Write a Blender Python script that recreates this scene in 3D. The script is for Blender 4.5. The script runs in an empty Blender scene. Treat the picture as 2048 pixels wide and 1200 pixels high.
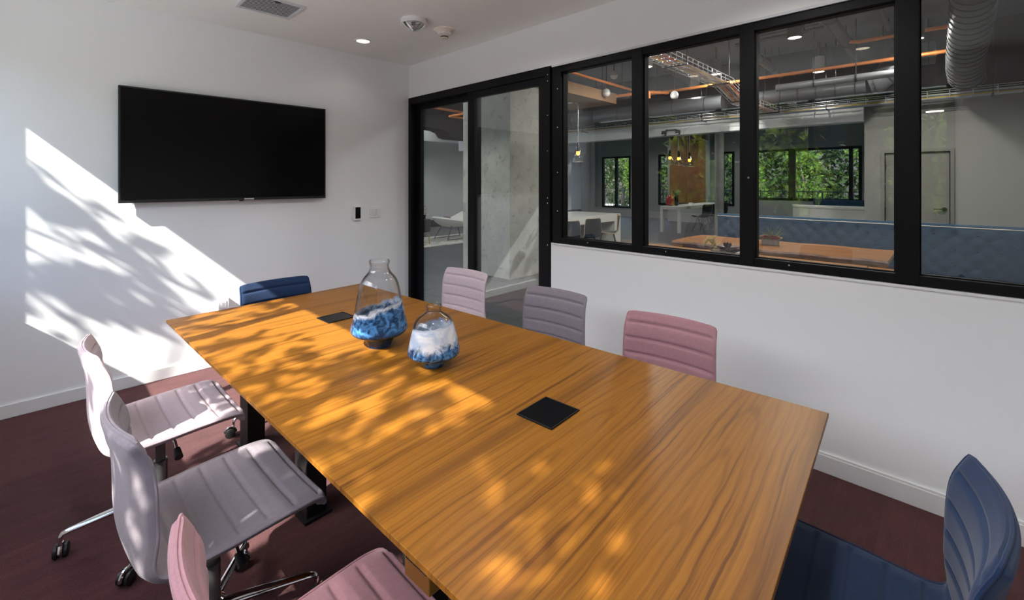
import bpy, math, random
import numpy as np
from mathutils import Vector, Matrix

random.seed(7)
RNG = np.random.default_rng(11)
SC = bpy.context.scene
COL = SC.collection
R = math.radians
PI = math.pi

# ------------------------------------------------------------------ camera, sky, sun, exposure
cam_data = bpy.data.cameras.new('camera')
cam_data.sensor_width = 36.0
cam_data.lens = 15.859
cam_data.shift_y = -0.1153
cam_data.clip_start = 0.05
cam_data.clip_end = 200
cam = bpy.data.objects.new('camera', cam_data)
COL.objects.link(cam)
cam.location = (-2.76, -4.231, 1.476)
cam.rotation_euler = (R(90), 0, R(-45.98))
SC.camera = cam

world = bpy.data.worlds.new('world')
SC.world = world
world.use_nodes = True
wn = world.node_tree.nodes
wl = world.node_tree.links
bg = wn['Background']
sky = wn.new('ShaderNodeTexSky')
sky.sky_type = 'NISHITA'
sky.sun_disc = False
sky.sun_elevation = R(43)
sky.sun_rotation = R(-73)
sky.air_density = 1.0
sky.dust_density = 1.5
wl.new(sky.outputs[0], bg.inputs[0])
bg.inputs[1].default_value = 1.1

SUN_DIR = Vector((1.0, 0.303, -0.964)).normalized()
sun_data = bpy.data.lights.new('sun', 'SUN')
sun_data.energy = 19.0
sun_data.color = (1.0, 0.95, 0.87)
sun_data.angle = R(0.53)
sun = bpy.data.objects.new('sun', sun_data)
COL.objects.link(sun)
sun.rotation_euler = SUN_DIR.to_track_quat('-Z', 'Y').to_euler()
sun.location = (-12, -8, 14)

SC.view_settings.view_transform = 'Standard'
SC.view_settings.look = 'None'
SC.view_settings.exposure = 0.0
SC.view_settings.gamma = 1.0
SC.view_settings.use_curve_mapping = False
SC.cycles.use_denoising = True
SC.cycles.max_bounces = 12
SC.cycles.diffuse_bounces = 5
SC.cycles.glossy_bounces = 5
SC.cycles.transmission_bounces = 10
SC.cycles.transparent_max_bounces = 24
SC.cycles.caustics_refractive = False
SC.cycles.caustics_reflective = False
SC.cycles.sample_clamp_indirect = 4.0

# ------------------------------------------------------------------ materials
MATS = {}


def new_mat(name):
    m = bpy.data.materials.new(name)
    m.use_nodes = True
    nt = m.node_tree
    b = nt.nodes['Principled BSDF']
    MATS[name] = m
    return m, nt, b


def setv(b, key, val):
    if key in b.inputs:
        b.inputs[key].default_value = val


def coords(nt, scale=(1, 1, 1), kind='Object', rot=(0, 0, 0)):
    tc = nt.nodes.new('ShaderNodeTexCoord')
    mp = nt.nodes.new('ShaderNodeMapping')
    mp.inputs['Scale'].default_value = scale
    mp.inputs['Rotation'].default_value = rot
    nt.links.new(tc.outputs[kind], mp.inputs[0])
    return mp.outputs[0]


def noise(nt, vec, scale, detail=3, rough=0.55, dist=0.0):
    n = nt.nodes.new('ShaderNodeTexNoise')
    n.inputs['Scale'].default_value = scale
    n.inputs['Detail'].default_value = detail
    n.inputs['Roughness'].default_value = rough
    n.inputs['Distortion'].default_value = dist
    nt.links.new(vec, n.inputs['Vector'])
    return n.outputs['Fac']


def ramp(nt, fac, stops, interp='LINEAR'):
    r = nt.nodes.new('ShaderNodeValToRGB')
    r.color_ramp.interpolation = interp
    els = r.color_ramp.elements
    while len(els) < len(stops):
        els.new(0.5)
    for e, (p, c) in zip(els, stops):
        e.position = p
        e.color = (c, c, c, 1) if isinstance(c, (int, float)) else (c[0], c[1], c[2], 1)
    nt.links.new(fac, r.inputs[0])
    return r.outputs[0]


def mixc(nt, fac, a, b, mode='MIX'):
    m = nt.nodes.new('ShaderNodeMix')
    m.data_type = 'RGBA'
    m.blend_type = mode
    for sock, val in ((m.inputs[0], fac), (m.inputs[6], a), (m.inputs[7], b)):
        if isinstance(val, (int, float)):
            sock.default_value = val
        elif isinstance(val, (tuple, list)):
            sock.default_value = (val[0], val[1], val[2], 1)
        else:
            nt.links.new(val, sock)
    return m.outputs[2]


def math_n(nt, op, a, b=0.0):
    m = nt.nodes.new('ShaderNodeMath')
    m.operation = op
    for sock, val in ((m.inputs[0], a), (m.inputs[1], b)):
        if isinstance(val, (int, float)):
            sock.default_value = val
        else:
            nt.links.new(val, sock)
    return m.outputs[0]


def bump(nt, b, height, strength=0.2, dist=0.01):
    n = nt.nodes.new('ShaderNodeBump')
    n.inputs['Strength'].default_value = strength
    n.inputs['Distance'].default_value = dist
    nt.links.new(height, n.inputs['Height'])
    nt.links.new(n.outputs[0], b.inputs['Normal'])


def mat(name, color, rough=0.5, metal=0.0, spec=0.5, nz=None, bp=None, emit=None, vary=0.0):
    """nz = (scale, low multiplier, high multiplier); bp = (scale, strength, distance)."""
    m, nt, b = new_mat(name)
    b.inputs['Base Color'].default_value = (*color, 1)
    b.inputs['Roughness'].default_value = rough
    b.inputs['Metallic'].default_value = metal
    setv(b, 'Specular IOR Level', spec)
    src = None
    if nz or bp:
        v = coords(nt)
    if nz:
        f = noise(nt, v, nz[0], 4)
        k = ramp(nt, f, [(0.3, nz[1]), (0.7, nz[2])])
        src = mixc(nt, 1.0, color, k, 'MULTIPLY')
    if vary:
        oi = nt.nodes.new('ShaderNodeObjectInfo')
        k = ramp(nt, oi.outputs['Random'], [(0, 1 - vary), (1, 1 + vary)])
        src = mixc(nt, 1.0, src if src is not None else color, k, 'MULTIPLY')
    if src is not None:
        nt.links.new(src, b.inputs['Base Color'])
    if bp:
        bump(nt, b, noise(nt, v, bp[0], 3), bp[1], bp[2])
    if emit:
        b.inputs['Emission Color'].default_value = (*emit[0], 1)
        b.inputs['Emission Strength'].default_value = emit[1]
    return m


def glass_pane(name, tint=(0.93, 0.96, 0.94), boost=1.0, rough=0.0):
    m = bpy.data.materials.new(name)
    m.use_nodes = True
    nt = m.node_tree
    nt.nodes.remove(nt.nodes['Principled BSDF'])
    out = nt.nodes['Material Output']
    tr = nt.nodes.new('ShaderNodeBsdfTransparent')
    tr.inputs[0].default_value = (*tint, 1)
    gl = nt.nodes.new('ShaderNodeBsdfGlossy')
    gl.inputs['Roughness'].default_value = rough
    geo = nt.nodes.new('ShaderNodeNewGeometry')
    dot = nt.nodes.new('ShaderNodeVectorMath')
    dot.operation = 'DOT_PRODUCT'
    nt.links.new(geo.outputs['Normal'], dot.inputs[0])
    nt.links.new(geo.outputs['Incoming'], dot.inputs[1])
    c = math_n(nt, 'ABSOLUTE', dot.outputs['Value'])
    c = math_n(nt, 'SUBTRACT', 1.0, c)
    c = math_n(nt, 'POWER', c, 5.0)
    c = math_n(nt, 'MULTIPLY', c, 0.95)
    c = math_n(nt, 'ADD', c, 0.045)
    c = math_n(nt, 'MULTIPLY', c, boost)
    c = math_n(nt, 'MINIMUM', c, 1.0)
    mx = nt.nodes.new('ShaderNodeMixShader')
    nt.links.new(c, mx.inputs[0])
    nt.links.new(tr.outputs[0], mx.inputs[1])
    nt.links.new(gl.outputs[0], mx.inputs[2])
    nt.links.new(mx.outputs[0], out.inputs[0])
    MATS[name] = m
    return m


WHITE = mat('wall_paint', (0.86, 0.87, 0.885), 0.7, spec=0.25, bp=(260, 0.05, 0.002))
CEIL = mat('ceiling_paint', (0.90, 0.905, 0.885), 0.8, spec=0.2, bp=(200, 0.05, 0.002))
TRIMW = mat('baseboard_paint', (0.80, 0.80, 0.81), 0.45, spec=0.4)
BLACKF = mat('black_frame_paint', (0.004, 0.004, 0.0055), 0.5, spec=0.18)
GASKET = mat('black_gasket', (0.005, 0.005, 0.006), 0.6, spec=0.2)
STEEL = mat('screw_steel', (0.7, 0.7, 0.72), 0.25, metal=1.0)
CHROME = mat('chrome', (0.78, 0.78, 0.80), 0.09, metal=1.0)
BRASS = mat('brass', (0.62, 0.44, 0.10), 0.3, metal=1.0)
BLACKPL = mat('black_plastic', (0.015, 0.015, 0.016), 0.4)
DARKMET = mat('dark_metal', (0.03, 0.03, 0.033), 0.35, metal=0.6)
GASLIFT = mat('gas_lift_metal', (0.16, 0.16, 0.165), 0.3, metal=0.7)
LIDBLK = mat('power_lid_black', (0.004, 0.004, 0.005), 0.25, spec=0.10)
TABLEBLK = mat('black_table_steel', (0.012, 0.011, 0.012), 0.5, spec=0.3)
SCREEN = mat('screen_glass', (0.003, 0.003, 0.0035), 0.16, spec=0.16)
BEZEL = mat('screen_bezel', (0.016, 0.017, 0.019), 0.3, spec=0.4)
SILVER = mat('silver_badge', (0.75, 0.75, 0.76), 0.3, metal=0.7)
WPLASTIC = mat('white_plastic', (0.82, 0.82, 0.82), 0.35)
CREAMPL = mat('cream_plastic', (0.80, 0.74, 0.66), 0.45)
GREYPL = mat('grey_plastic', (0.45, 0.45, 0.46), 0.4)
VENTM = mat('vent_paint', (0.66, 0.68, 0.71), 0.5)
VENTD = mat('vent_dark', (0.16, 0.17, 0.18), 0.8)
LAMPW = mat('lamp_warm_lens', (1, 0.9, 0.75), 0.5, emit=((1.0, 0.84, 0.62), 5.0))
LAMPB = mat('lamp_amber_bulb', (1, 0.5, 0.1), 0.4, emit=((1.0, 0.40, 0.06), 5.0))
DARKCEIL = mat('dark_ceiling_paint', (0.30, 0.335, 0.385), 0.75, nz=(1.2, 0.8, 1.2), bp=(30, 0.1, 0.01))
BLACKBULK = mat('black_bulkhead_paint', (0.012, 0.012, 0.014), 0.85, spec=0.15)
DUCTM = mat('duct_metal', (0.085, 0.092, 0.102), 0.42, metal=0.25, spec=0.6)
DUCTR = mat('duct_rib', (0.02, 0.021, 0.024), 0.5)
PIPEM = mat('pipe_grey', (0.15, 0.157, 0.168), 0.45, metal=0.1)
COPPER = mat('copper_pipe', (0.95, 0.30, 0.07), 0.4, metal=0.25)
TRAYM = mat('tray_wire', (0.72, 0.72, 0.74), 0.3, metal=0.6)
SOFFIT = mat('soffit_paint', (0.86, 0.88, 0.91), 0.7, spec=0.2)
LGREY = mat('lounge_grey_paint', (0.33, 0.345, 0.335), 0.7, spec=0.2)
LWHITE = mat('lounge_white_paint', (0.60, 0.63, 0.65), 0.7, spec=0.2)
DOORG = mat('door_grey_paint', (0.20, 0.195, 0.185), 0.5)
COUNTER = mat('counter_stone', (0.66, 0.66, 0.63), 0.3, nz=(40, 0.92, 1.03))
SHELLBLK = mat('shell_black', (0.009, 0.010, 0.010), 0.5)
PLYEDGE = mat('ply_edge', (0.55, 0.40, 0.25), 0.5)
WIREBLK = mat('wire_black', (0.015, 0.015, 0.015), 0.35)
REDV = mat('red_glaze', (0.30, 0.02, 0.02), 0.25)
BLACKV = mat('black_glaze', (0.01, 0.011, 0.014), 0.15)
STONEP = mat('stone_planter', (0.36, 0.34, 0.32), 0.8, nz=(50, 0.75, 1.15), bp=(80, 0.3, 0.005))
SUCCR = mat('succulent_red', (0.30, 0.035, 0.03), 0.5, nz=(60, 0.6, 1.3))
SUCCG = mat('succulent_green', (0.12, 0.22, 0.05), 0.5, nz=(60, 0.7, 1.3))
SUCCY = mat('succulent_yellow', (0.55, 0.52, 0.10), 0.5)
SUCCD = mat('succulent_dark', (0.035, 0.008, 0.015), 0.35, spec=0.5)
PLANTG = mat('plant_leaf_green', (0.05, 0.12, 0.03), 0.45, nz=(20, 0.7, 1.4))
BLUEV = mat('blue_velvet', (0.015, 0.054, 0.108), 0.75, spec=0.25, nz=(6, 0.85, 1.15))
BLUEB = mat('blue_velvet_dark', (0.012, 0.035, 0.065), 0.7, spec=0.2)
WOODW = mat('white_shell_leather', (0.62, 0.62, 0.60), 0.5)
PLUM = mat('plum_cushion', (0.10, 0.01, 0.03), 0.8)
GLASSP = glass_pane('window_glass', (0.94, 0.96, 0.95), 1.55)
GLASSW = glass_pane('facade_glass', (0.97, 0.98, 0.975), 0.7)
PENDG = glass_pane('pendant_glass', (0.88, 0.88, 0.87), 3.0, 0.02)


def fabric(name, col, var=0.12):
    m, nt, b = new_mat(name)
    v = coords(nt)
    f1 = noise(nt, v, 420, 3, 0.7)
    f2 = noise(nt, v, 60, 4, 0.6)
    k = ramp(nt, f1, [(0.25, 1 - var), (0.75, 1 + var)])
    k2 = ramp(nt, f2, [(0.3, 0.93), (0.7, 1.06)])
    c = mixc(nt, 1.0, col, k, 'MULTIPLY')
    c = mixc(nt, 1.0, c, k2, 'MULTIPLY')
    nt.links.new(c, b.inputs['Base Color'])
    b.inputs['Roughness'].default_value = 0.9
    setv(b, 'Specular IOR Level', 0.15)
    setv(b, 'Sheen Weight', 0.15)
    bump(nt, b, f1, 0.25, 0.002)
    return m


LILAC = fabric('felt_lilac', (0.50, 0.405, 0.435))
MAUVE = fabric('felt_mauve', (0.212, 0.182, 0.205))
PINK = fabric('felt_pink', (0.36, 0.190, 0.215))
NAVY = fabric('felt_navy', (0.013, 0.030, 0.080), 0.25)


def carpet():
    m, nt, b = new_mat('carpet_maroon')
    v = coords(nt)
    f1 = noise(nt, v, 190, 3, 0.85)
    vs = coords(nt, (3, 14, 1))
    f2 = noise(nt, vs, 1.6, 3, 0.6)
    k1 = ramp(nt, f1, [(0.28, 0.45), (0.72, 1.5)])
    k2 = ramp(nt, f2, [(0.3, 0.78), (0.7, 1.2)])
    oi = nt.nodes.new('ShaderNodeObjectInfo')
    k3 = ramp(nt, oi.outputs['Random'], [(0, 0.84), (1, 1.15)])
    c = mixc(nt, 1.0, (0.092, 0.027, 0.029), k1, 'MULTIPLY')
    c = mixc(nt, 1.0, c, k2, 'MULTIPLY')
    c = mixc(nt, 1.0, c, k3, 'MULTIPLY')
    nt.links.new(c, b.inputs['Base Color'])
    b.inputs['Roughness'].default_value = 0.95
    setv(b, 'Specular IOR Level', 0.1)
    setv(b, 'Sheen Weight', 0.1)
    bump(nt, b, f1, 0.9, 0.006)
    return m


CARPET = carpet()


def veneer(name, base, dark, light, panel=0.345, along='X', rough=0.36, ringscale=34.0):
    """Crown cut veneer leaves laid side by side, grain running along one axis."""
    m, nt, b = new_mat(name)
    tc = nt.nodes.new('ShaderNodeTexCoord')
    sx = nt.nodes.new('ShaderNodeSeparateXYZ')
    nt.links.new(tc.outputs['Object'], sx.inputs[0])
    U, V = (sx.outputs[0], sx.outputs[1]) if along == 'X' else (sx.outputs[1], sx.outputs[0])
    pv = math_n(nt, 'DIVIDE', V, panel)
    pid = math_n(nt, 'FLOOR', pv)
    fr = math_n(nt, 'SUBTRACT', pv, pid)
    vv = math_n(nt, 'MULTIPLY', math_n(nt, 'SUBTRACT', fr, 0.5), panel)
    # slow wander of the grain
    cw = nt.nodes.new('ShaderNodeCombineXYZ')
    nt.links.new(math_n(nt, 'MULTIPLY', U, 1.5), cw.inputs[0])
    nt.links.new(math_n(nt, 'MULTIPLY', V, 4.0), cw.inputs[1])
    nt.links.new(math_n(nt, 'MULTIPLY', pid, 0.35), cw.inputs[2])
    wob = noise(nt, cw.outputs[0], 1.0, 4, 0.55)
    wob = math_n(nt, 'MULTIPLY', math_n(nt, 'SUBTRACT', wob, 0.5), 0.05)
    vw = math_n(nt, 'ADD', vv, wob)
    # crown figure: rings of a tilted log
    h = math_n(nt, 'ADD', math_n(nt, 'MULTIPLY', U, 0.075), 0.028)
    r2 = math_n(nt, 'ADD', math_n(nt, 'MULTIPLY', vw, vw), math_n(nt, 'MULTIPLY', h, h))
    rr = math_n(nt, 'SQRT', r2)
    ring = math_n(nt, 'SINE', math_n(nt, 'MULTIPLY', rr, ringscale * 8))
    ring = math_n(nt, 'ADD', math_n(nt, 'MULTIPLY', ring, 0.5), 0.5)
    # long fine streaks
    cs = nt.nodes.new('ShaderNodeCombineXYZ')
    nt.links.new(math_n(nt, 'MULTIPLY', U, 1.0), cs.inputs[0])
    nt.links.new(math_n(nt, 'MULTIPLY', vw, 75.0), cs.inputs[1])
    nt.links.new(math_n(nt, 'MULTIPLY', pid, 3.7), cs.inputs[2])
    st = noise(nt, cs.outputs[0], 1.0, 5, 0.6)
    cf = nt.nodes.new('ShaderNodeCombineXYZ')
    nt.links.new(math_n(nt, 'MULTIPLY', U, 9.0), cf.inputs[0])
    nt.links.new(math_n(nt, 'MULTIPLY', vw, 520.0), cf.inputs[1])
    nt.links.new(pid, cf.inputs[2])
    fine = noise(nt, cf.outputs[0], 1.0, 3, 0.7)
    c = mixc(nt, ramp(nt, st, [(0.34, 0.0), (0.62, 1.0)]), base, light)
    dk = ramp(nt, st, [(0.30, 0.75), (0.42, 0.0)])
    c = mixc(nt, dk, c, dark)
    rk = ramp(nt, ring, [(0.0, 1.0), (0.22, 0.0)])
    c = mixc(nt, math_n(nt, 'MULTIPLY', rk, 0.26), c, dark)
    # dark heartwood bands at some leaf joints
    edge = math_n(nt, 'ABSOLUTE', math_n(nt, 'SUBTRACT', fr, 0.5))
    eb = ramp(nt, math_n(nt, 'ADD', edge, math_n(nt, 'MULTIPLY', wob, 1.6)), [(0.40, 0.0), (0.5, 1.0)])
    c = mixc(nt, math_n(nt, 'MULTIPLY', eb, 0.55), c, dark)
    c = mixc(nt, 1.0, c, ramp(nt, fine, [(0.3, 0.84), (0.7, 1.1)]), 'MULTIPLY')
    nt.links.new(c, b.inputs['Base Color'])
    b.inputs['Roughness'].default_value = rough
    setv(b, 'Specular IOR Level', 0.16)
    bump(nt, b, fine, 0.04, 0.001)
    return m


VENEER = veneer('walnut_veneer', (0.215, 0.082, 0.010), (0.082, 0.028, 0.006), (0.280, 0.114, 0.014))
SLABW = veneer('live_edge_wood', (0.215, 0.075, 0.008), (0.060, 0.021, 0.005), (0.29, 0.110, 0.014), 0.33, 'Y', 0.5, 26)
BENCHW = veneer('bench_wood', (0.30, 0.115, 0.022), (0.13, 0.05, 0.014), (0.38, 0.16, 0.035), 0.3, 'Y', 0.45, 20)
CEILWOOD = veneer('ceiling_oak', (0.25, 0.14, 0.065), (0.16, 0.085, 0.04), (0.29, 0.165, 0.08), 0.5, 'X', 0.6, 14)
LIVEEDGE = mat('live_edge_bark', (0.33, 0.20, 0.15), 0.6, nz=(9, 0.5, 1.3))
PANELW = mat('red_wood_panel', (0.20, 0.070, 0.028), 0.5, nz=(3, 0.75, 1.2))


def concrete():
    m, nt, b = new_mat('board_concrete')
    v = coords(nt)
    f1 = noise(nt, v, 1.7, 5, 0.6)
    f2 = noise(nt, v, 9, 6, 0.7, 0.6)
    f3 = noise(nt, v, 60, 3, 0.6)
    c = mixc(nt, ramp(nt, f1, [(0.3, 0.0), (0.7, 1.0)]), (0.30, 0.30, 0.27), (0.46, 0.46, 0.42))
    c = mixc(nt, ramp(nt, f2, [(0.55, 0.0), (0.70, 0.8)]), c, (0.19, 0.19, 0.17))
    c = mixc(nt, 1.0, c, ramp(nt, f3, [(0.3, 0.92), (0.7, 1.06)]), 'MULTIPLY')
    nt.links.new(c, b.inputs['Base Color'])
    b.inputs['Roughness'].default_value = 0.8
    setv(b, 'Specular IOR Level', 0.25)
    bump(nt, b, f2, 0.2, 0.01)
    return m


CONCRETE = concrete()
SLATE = mat('slate_tile', (0.036, 0.042, 0.049), 0.42, spec=0.5, nz=(3.0, 0.8, 1.25), bp=(12, 0.15, 0.01), vary=0.18)
GROUT = mat('tile_grout', (0.09, 0.095, 0.1), 0.8)


def rug_mat():
    m, nt, b = new_mat('rug_pattern')
    v = coords(nt, (1.5, 5, 1))
    f = noise(nt, v, 3, 5, 0.7, 1.5)
    c = ramp(nt, f, [(0.38, (0.07, 0.07, 0.065)), (0.5, (0.55, 0.53, 0.48)), (0.65, (0.75, 0.73, 0.68))])
    nt.links.new(c, b.inputs['Base Color'])
    b.inputs['Roughness'].default_value = 0.95
    return m


RUG = rug_mat()
PAVING = mat('paving', (0.50, 0.51, 0.49), 0.85, nz=(4, 0.85, 1.1))
FACADE = mat('far_facade', (0.014, 0.015, 0.015), 0.8, nz=(0.6, 0.7, 1.3))
BARK = mat('tree_bark', (0.07, 0.05, 0.035), 0.85, nz=(14, 0.6, 1.3), bp=(30, 0.5, 0.02))


def leaf_mat(name, col, tcol, trans=0.45):
    m, nt, b = new_mat(name)
    oi = nt.nodes.new('ShaderNodeNewGeometry')
    k = ramp(nt, oi.outputs['Random Per Island'], [(0, 0.55), (1, 1.5)])
    c = mixc(nt, 1.0, col, k, 'MULTIPLY')
    nt.links.new(c, b.inputs['Base Color'])
    b.inputs['Roughness'].default_value = 0.6
    setv(b, 'Specular IOR Level', 0.15)
    t = nt.nodes.new('ShaderNodeBsdfTranslucent')
    nt.links.new(mixc(nt, 1.0, tcol, k, 'MULTIPLY'), t.inputs[0])
    mx = nt.nodes.new('ShaderNodeMixShader')
    mx.inputs[0].default_value = trans
    nt.links.new(b.outputs[0], mx.inputs[1])
    nt.links.new(t.outputs[0], mx.inputs[2])
    nt.links.new(mx.outputs[0], nt.nodes['Material Output'].inputs[0])
    return m


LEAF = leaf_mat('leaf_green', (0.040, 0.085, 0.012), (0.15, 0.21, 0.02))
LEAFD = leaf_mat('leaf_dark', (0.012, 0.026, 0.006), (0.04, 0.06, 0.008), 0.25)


def vase_mat(name, z_clear, z_white, tilt, hi, z_dark):
    """Clear blown glass that turns into white and blue swirls towards the foot."""
    m = bpy.data.materials.new(name)
    m.use_nodes = True
    nt = m.node_tree
    b = nt.nodes['Principled BSDF']
    geo = nt.nodes.new('ShaderNodeNewGeometry')
    dot = nt.nodes.new('ShaderNodeVectorMath')
    dot.operation = 'DOT_PRODUCT'
    nt.links.new(geo.outputs['Normal'], dot.inputs[0])
    nt.links.new(geo.outputs['Incoming'], dot.inputs[1])
    fc = math_n(nt, 'SUBTRACT', 1.0, math_n(nt, 'ABSOLUTE', dot.outputs['Value']))
    fr = math_n(nt, 'ADD', math_n(nt, 'MULTIPLY', math_n(nt, 'POWER', fc, 5.0), 0.8), 0.04)
    tr = nt.nodes.new('ShaderNodeBsdfTransparent')
    nt.links.new(ramp(nt, fc, [(0.0, 0.985), (0.55, 0.93), (0.80, 0.55), (1.0, 0.12)]), tr.inputs[0])
    gl = nt.nodes.new('ShaderNodeBsdfGlossy')
    gl.inputs['Roughness'].default_value = 0.02
    g = nt.nodes.new('ShaderNodeMixShader')
    nt.links.new(fr, g.inputs[0])
    nt.links.new(tr.outputs[0], g.inputs[1])
    nt.links.new(gl.outputs[0], g.inputs[2])
    v = coords(nt)
    sx = nt.nodes.new('ShaderNodeSeparateXYZ')
    nt.links.new(v, sx.inputs[0])
    n1 = noise(nt, v, 11, 4, 0.6, 0.8)
    n2 = noise(nt, v, 32, 5, 0.65, 1.2)
    z = sx.outputs[2]
    side = math_n(nt, 'MULTIPLY', sx.outputs[0], tilt)
    zz = math_n(nt, 'SUBTRACT', z, side)
    zz = math_n(nt, 'ADD', zz, math_n(nt, 'MULTIPLY', math_n(nt, 'SUBTRACT', n1, 0.5), 0.075))
    opq = ramp(nt, zz, [(z_clear - 0.006, 1.0), (z_clear + 0.004, 0.0)])
    zc = math_n(nt, 'ADD', zz, math_n(nt, 'MULTIPLY', math_n(nt, 'SUBTRACT', n2, 0.5), 0.05))
    blue = mixc(nt, ramp(nt, n2, [(0.42, 0.0), (0.62, 1.0)]), (0.012, 0.040, 0.10), hi)
    c = mixc(nt, ramp(nt, zc, [(z_white - 0.012, 0.0), (z_white + 0.012, 1.0)]), blue, mixc(nt, ramp(nt, n1, [(0.40, 0.75), (0.56, 0.0)]), (0.72, 0.74, 0.78), (0.30, 0.42, 0.60)))
    c = mixc(nt, ramp(nt, z, [(z_dark, 0.8), (z_dark + 0.03, 0.0)]), c, (0.010, 0.026, 0.075))
    nt.links.new(c, b.inputs['Base Color'])
    b.inputs['Roughness'].default_value = 0.08
    setv(b, 'Specular IOR Level', 0.3)
    mx = nt.nodes.new('ShaderNodeMixShader')
    nt.links.new(opq, mx.inputs[0])
    nt.links.new(g.outputs[0], mx.inputs[1])
    nt.links.new(b.outputs[0], mx.inputs[2])
    nt.links.new(mx.outputs[0], nt.nodes['Material Output'].inputs[0])
    MATS[name] = m
    return m


VASE_T = vase_mat('tall_vase_glass', 0.178, 0.166, 0.26, (0.075, 0.23, 0.50), 0.06)
VASE_S = vase_mat('short_vase_glass', 0.160, 0.086, 0.14, (0.11, 0.30, 0.60), -0.02)
CLEAR = bpy.data.materials.new('clear_dome')
CLEAR.use_nodes = True
CLEAR.node_tree.nodes['Principled BSDF'].inputs['Transmission Weight'].default_value = 0.85
CLEAR.node_tree.nodes['Principled BSDF'].inputs['Roughness'].default_value = 0.08
CLEAR.node_tree.nodes['Principled BSDF'].inputs['Base Color'].default_value = (0.9, 0.9, 0.9, 1)


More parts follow.
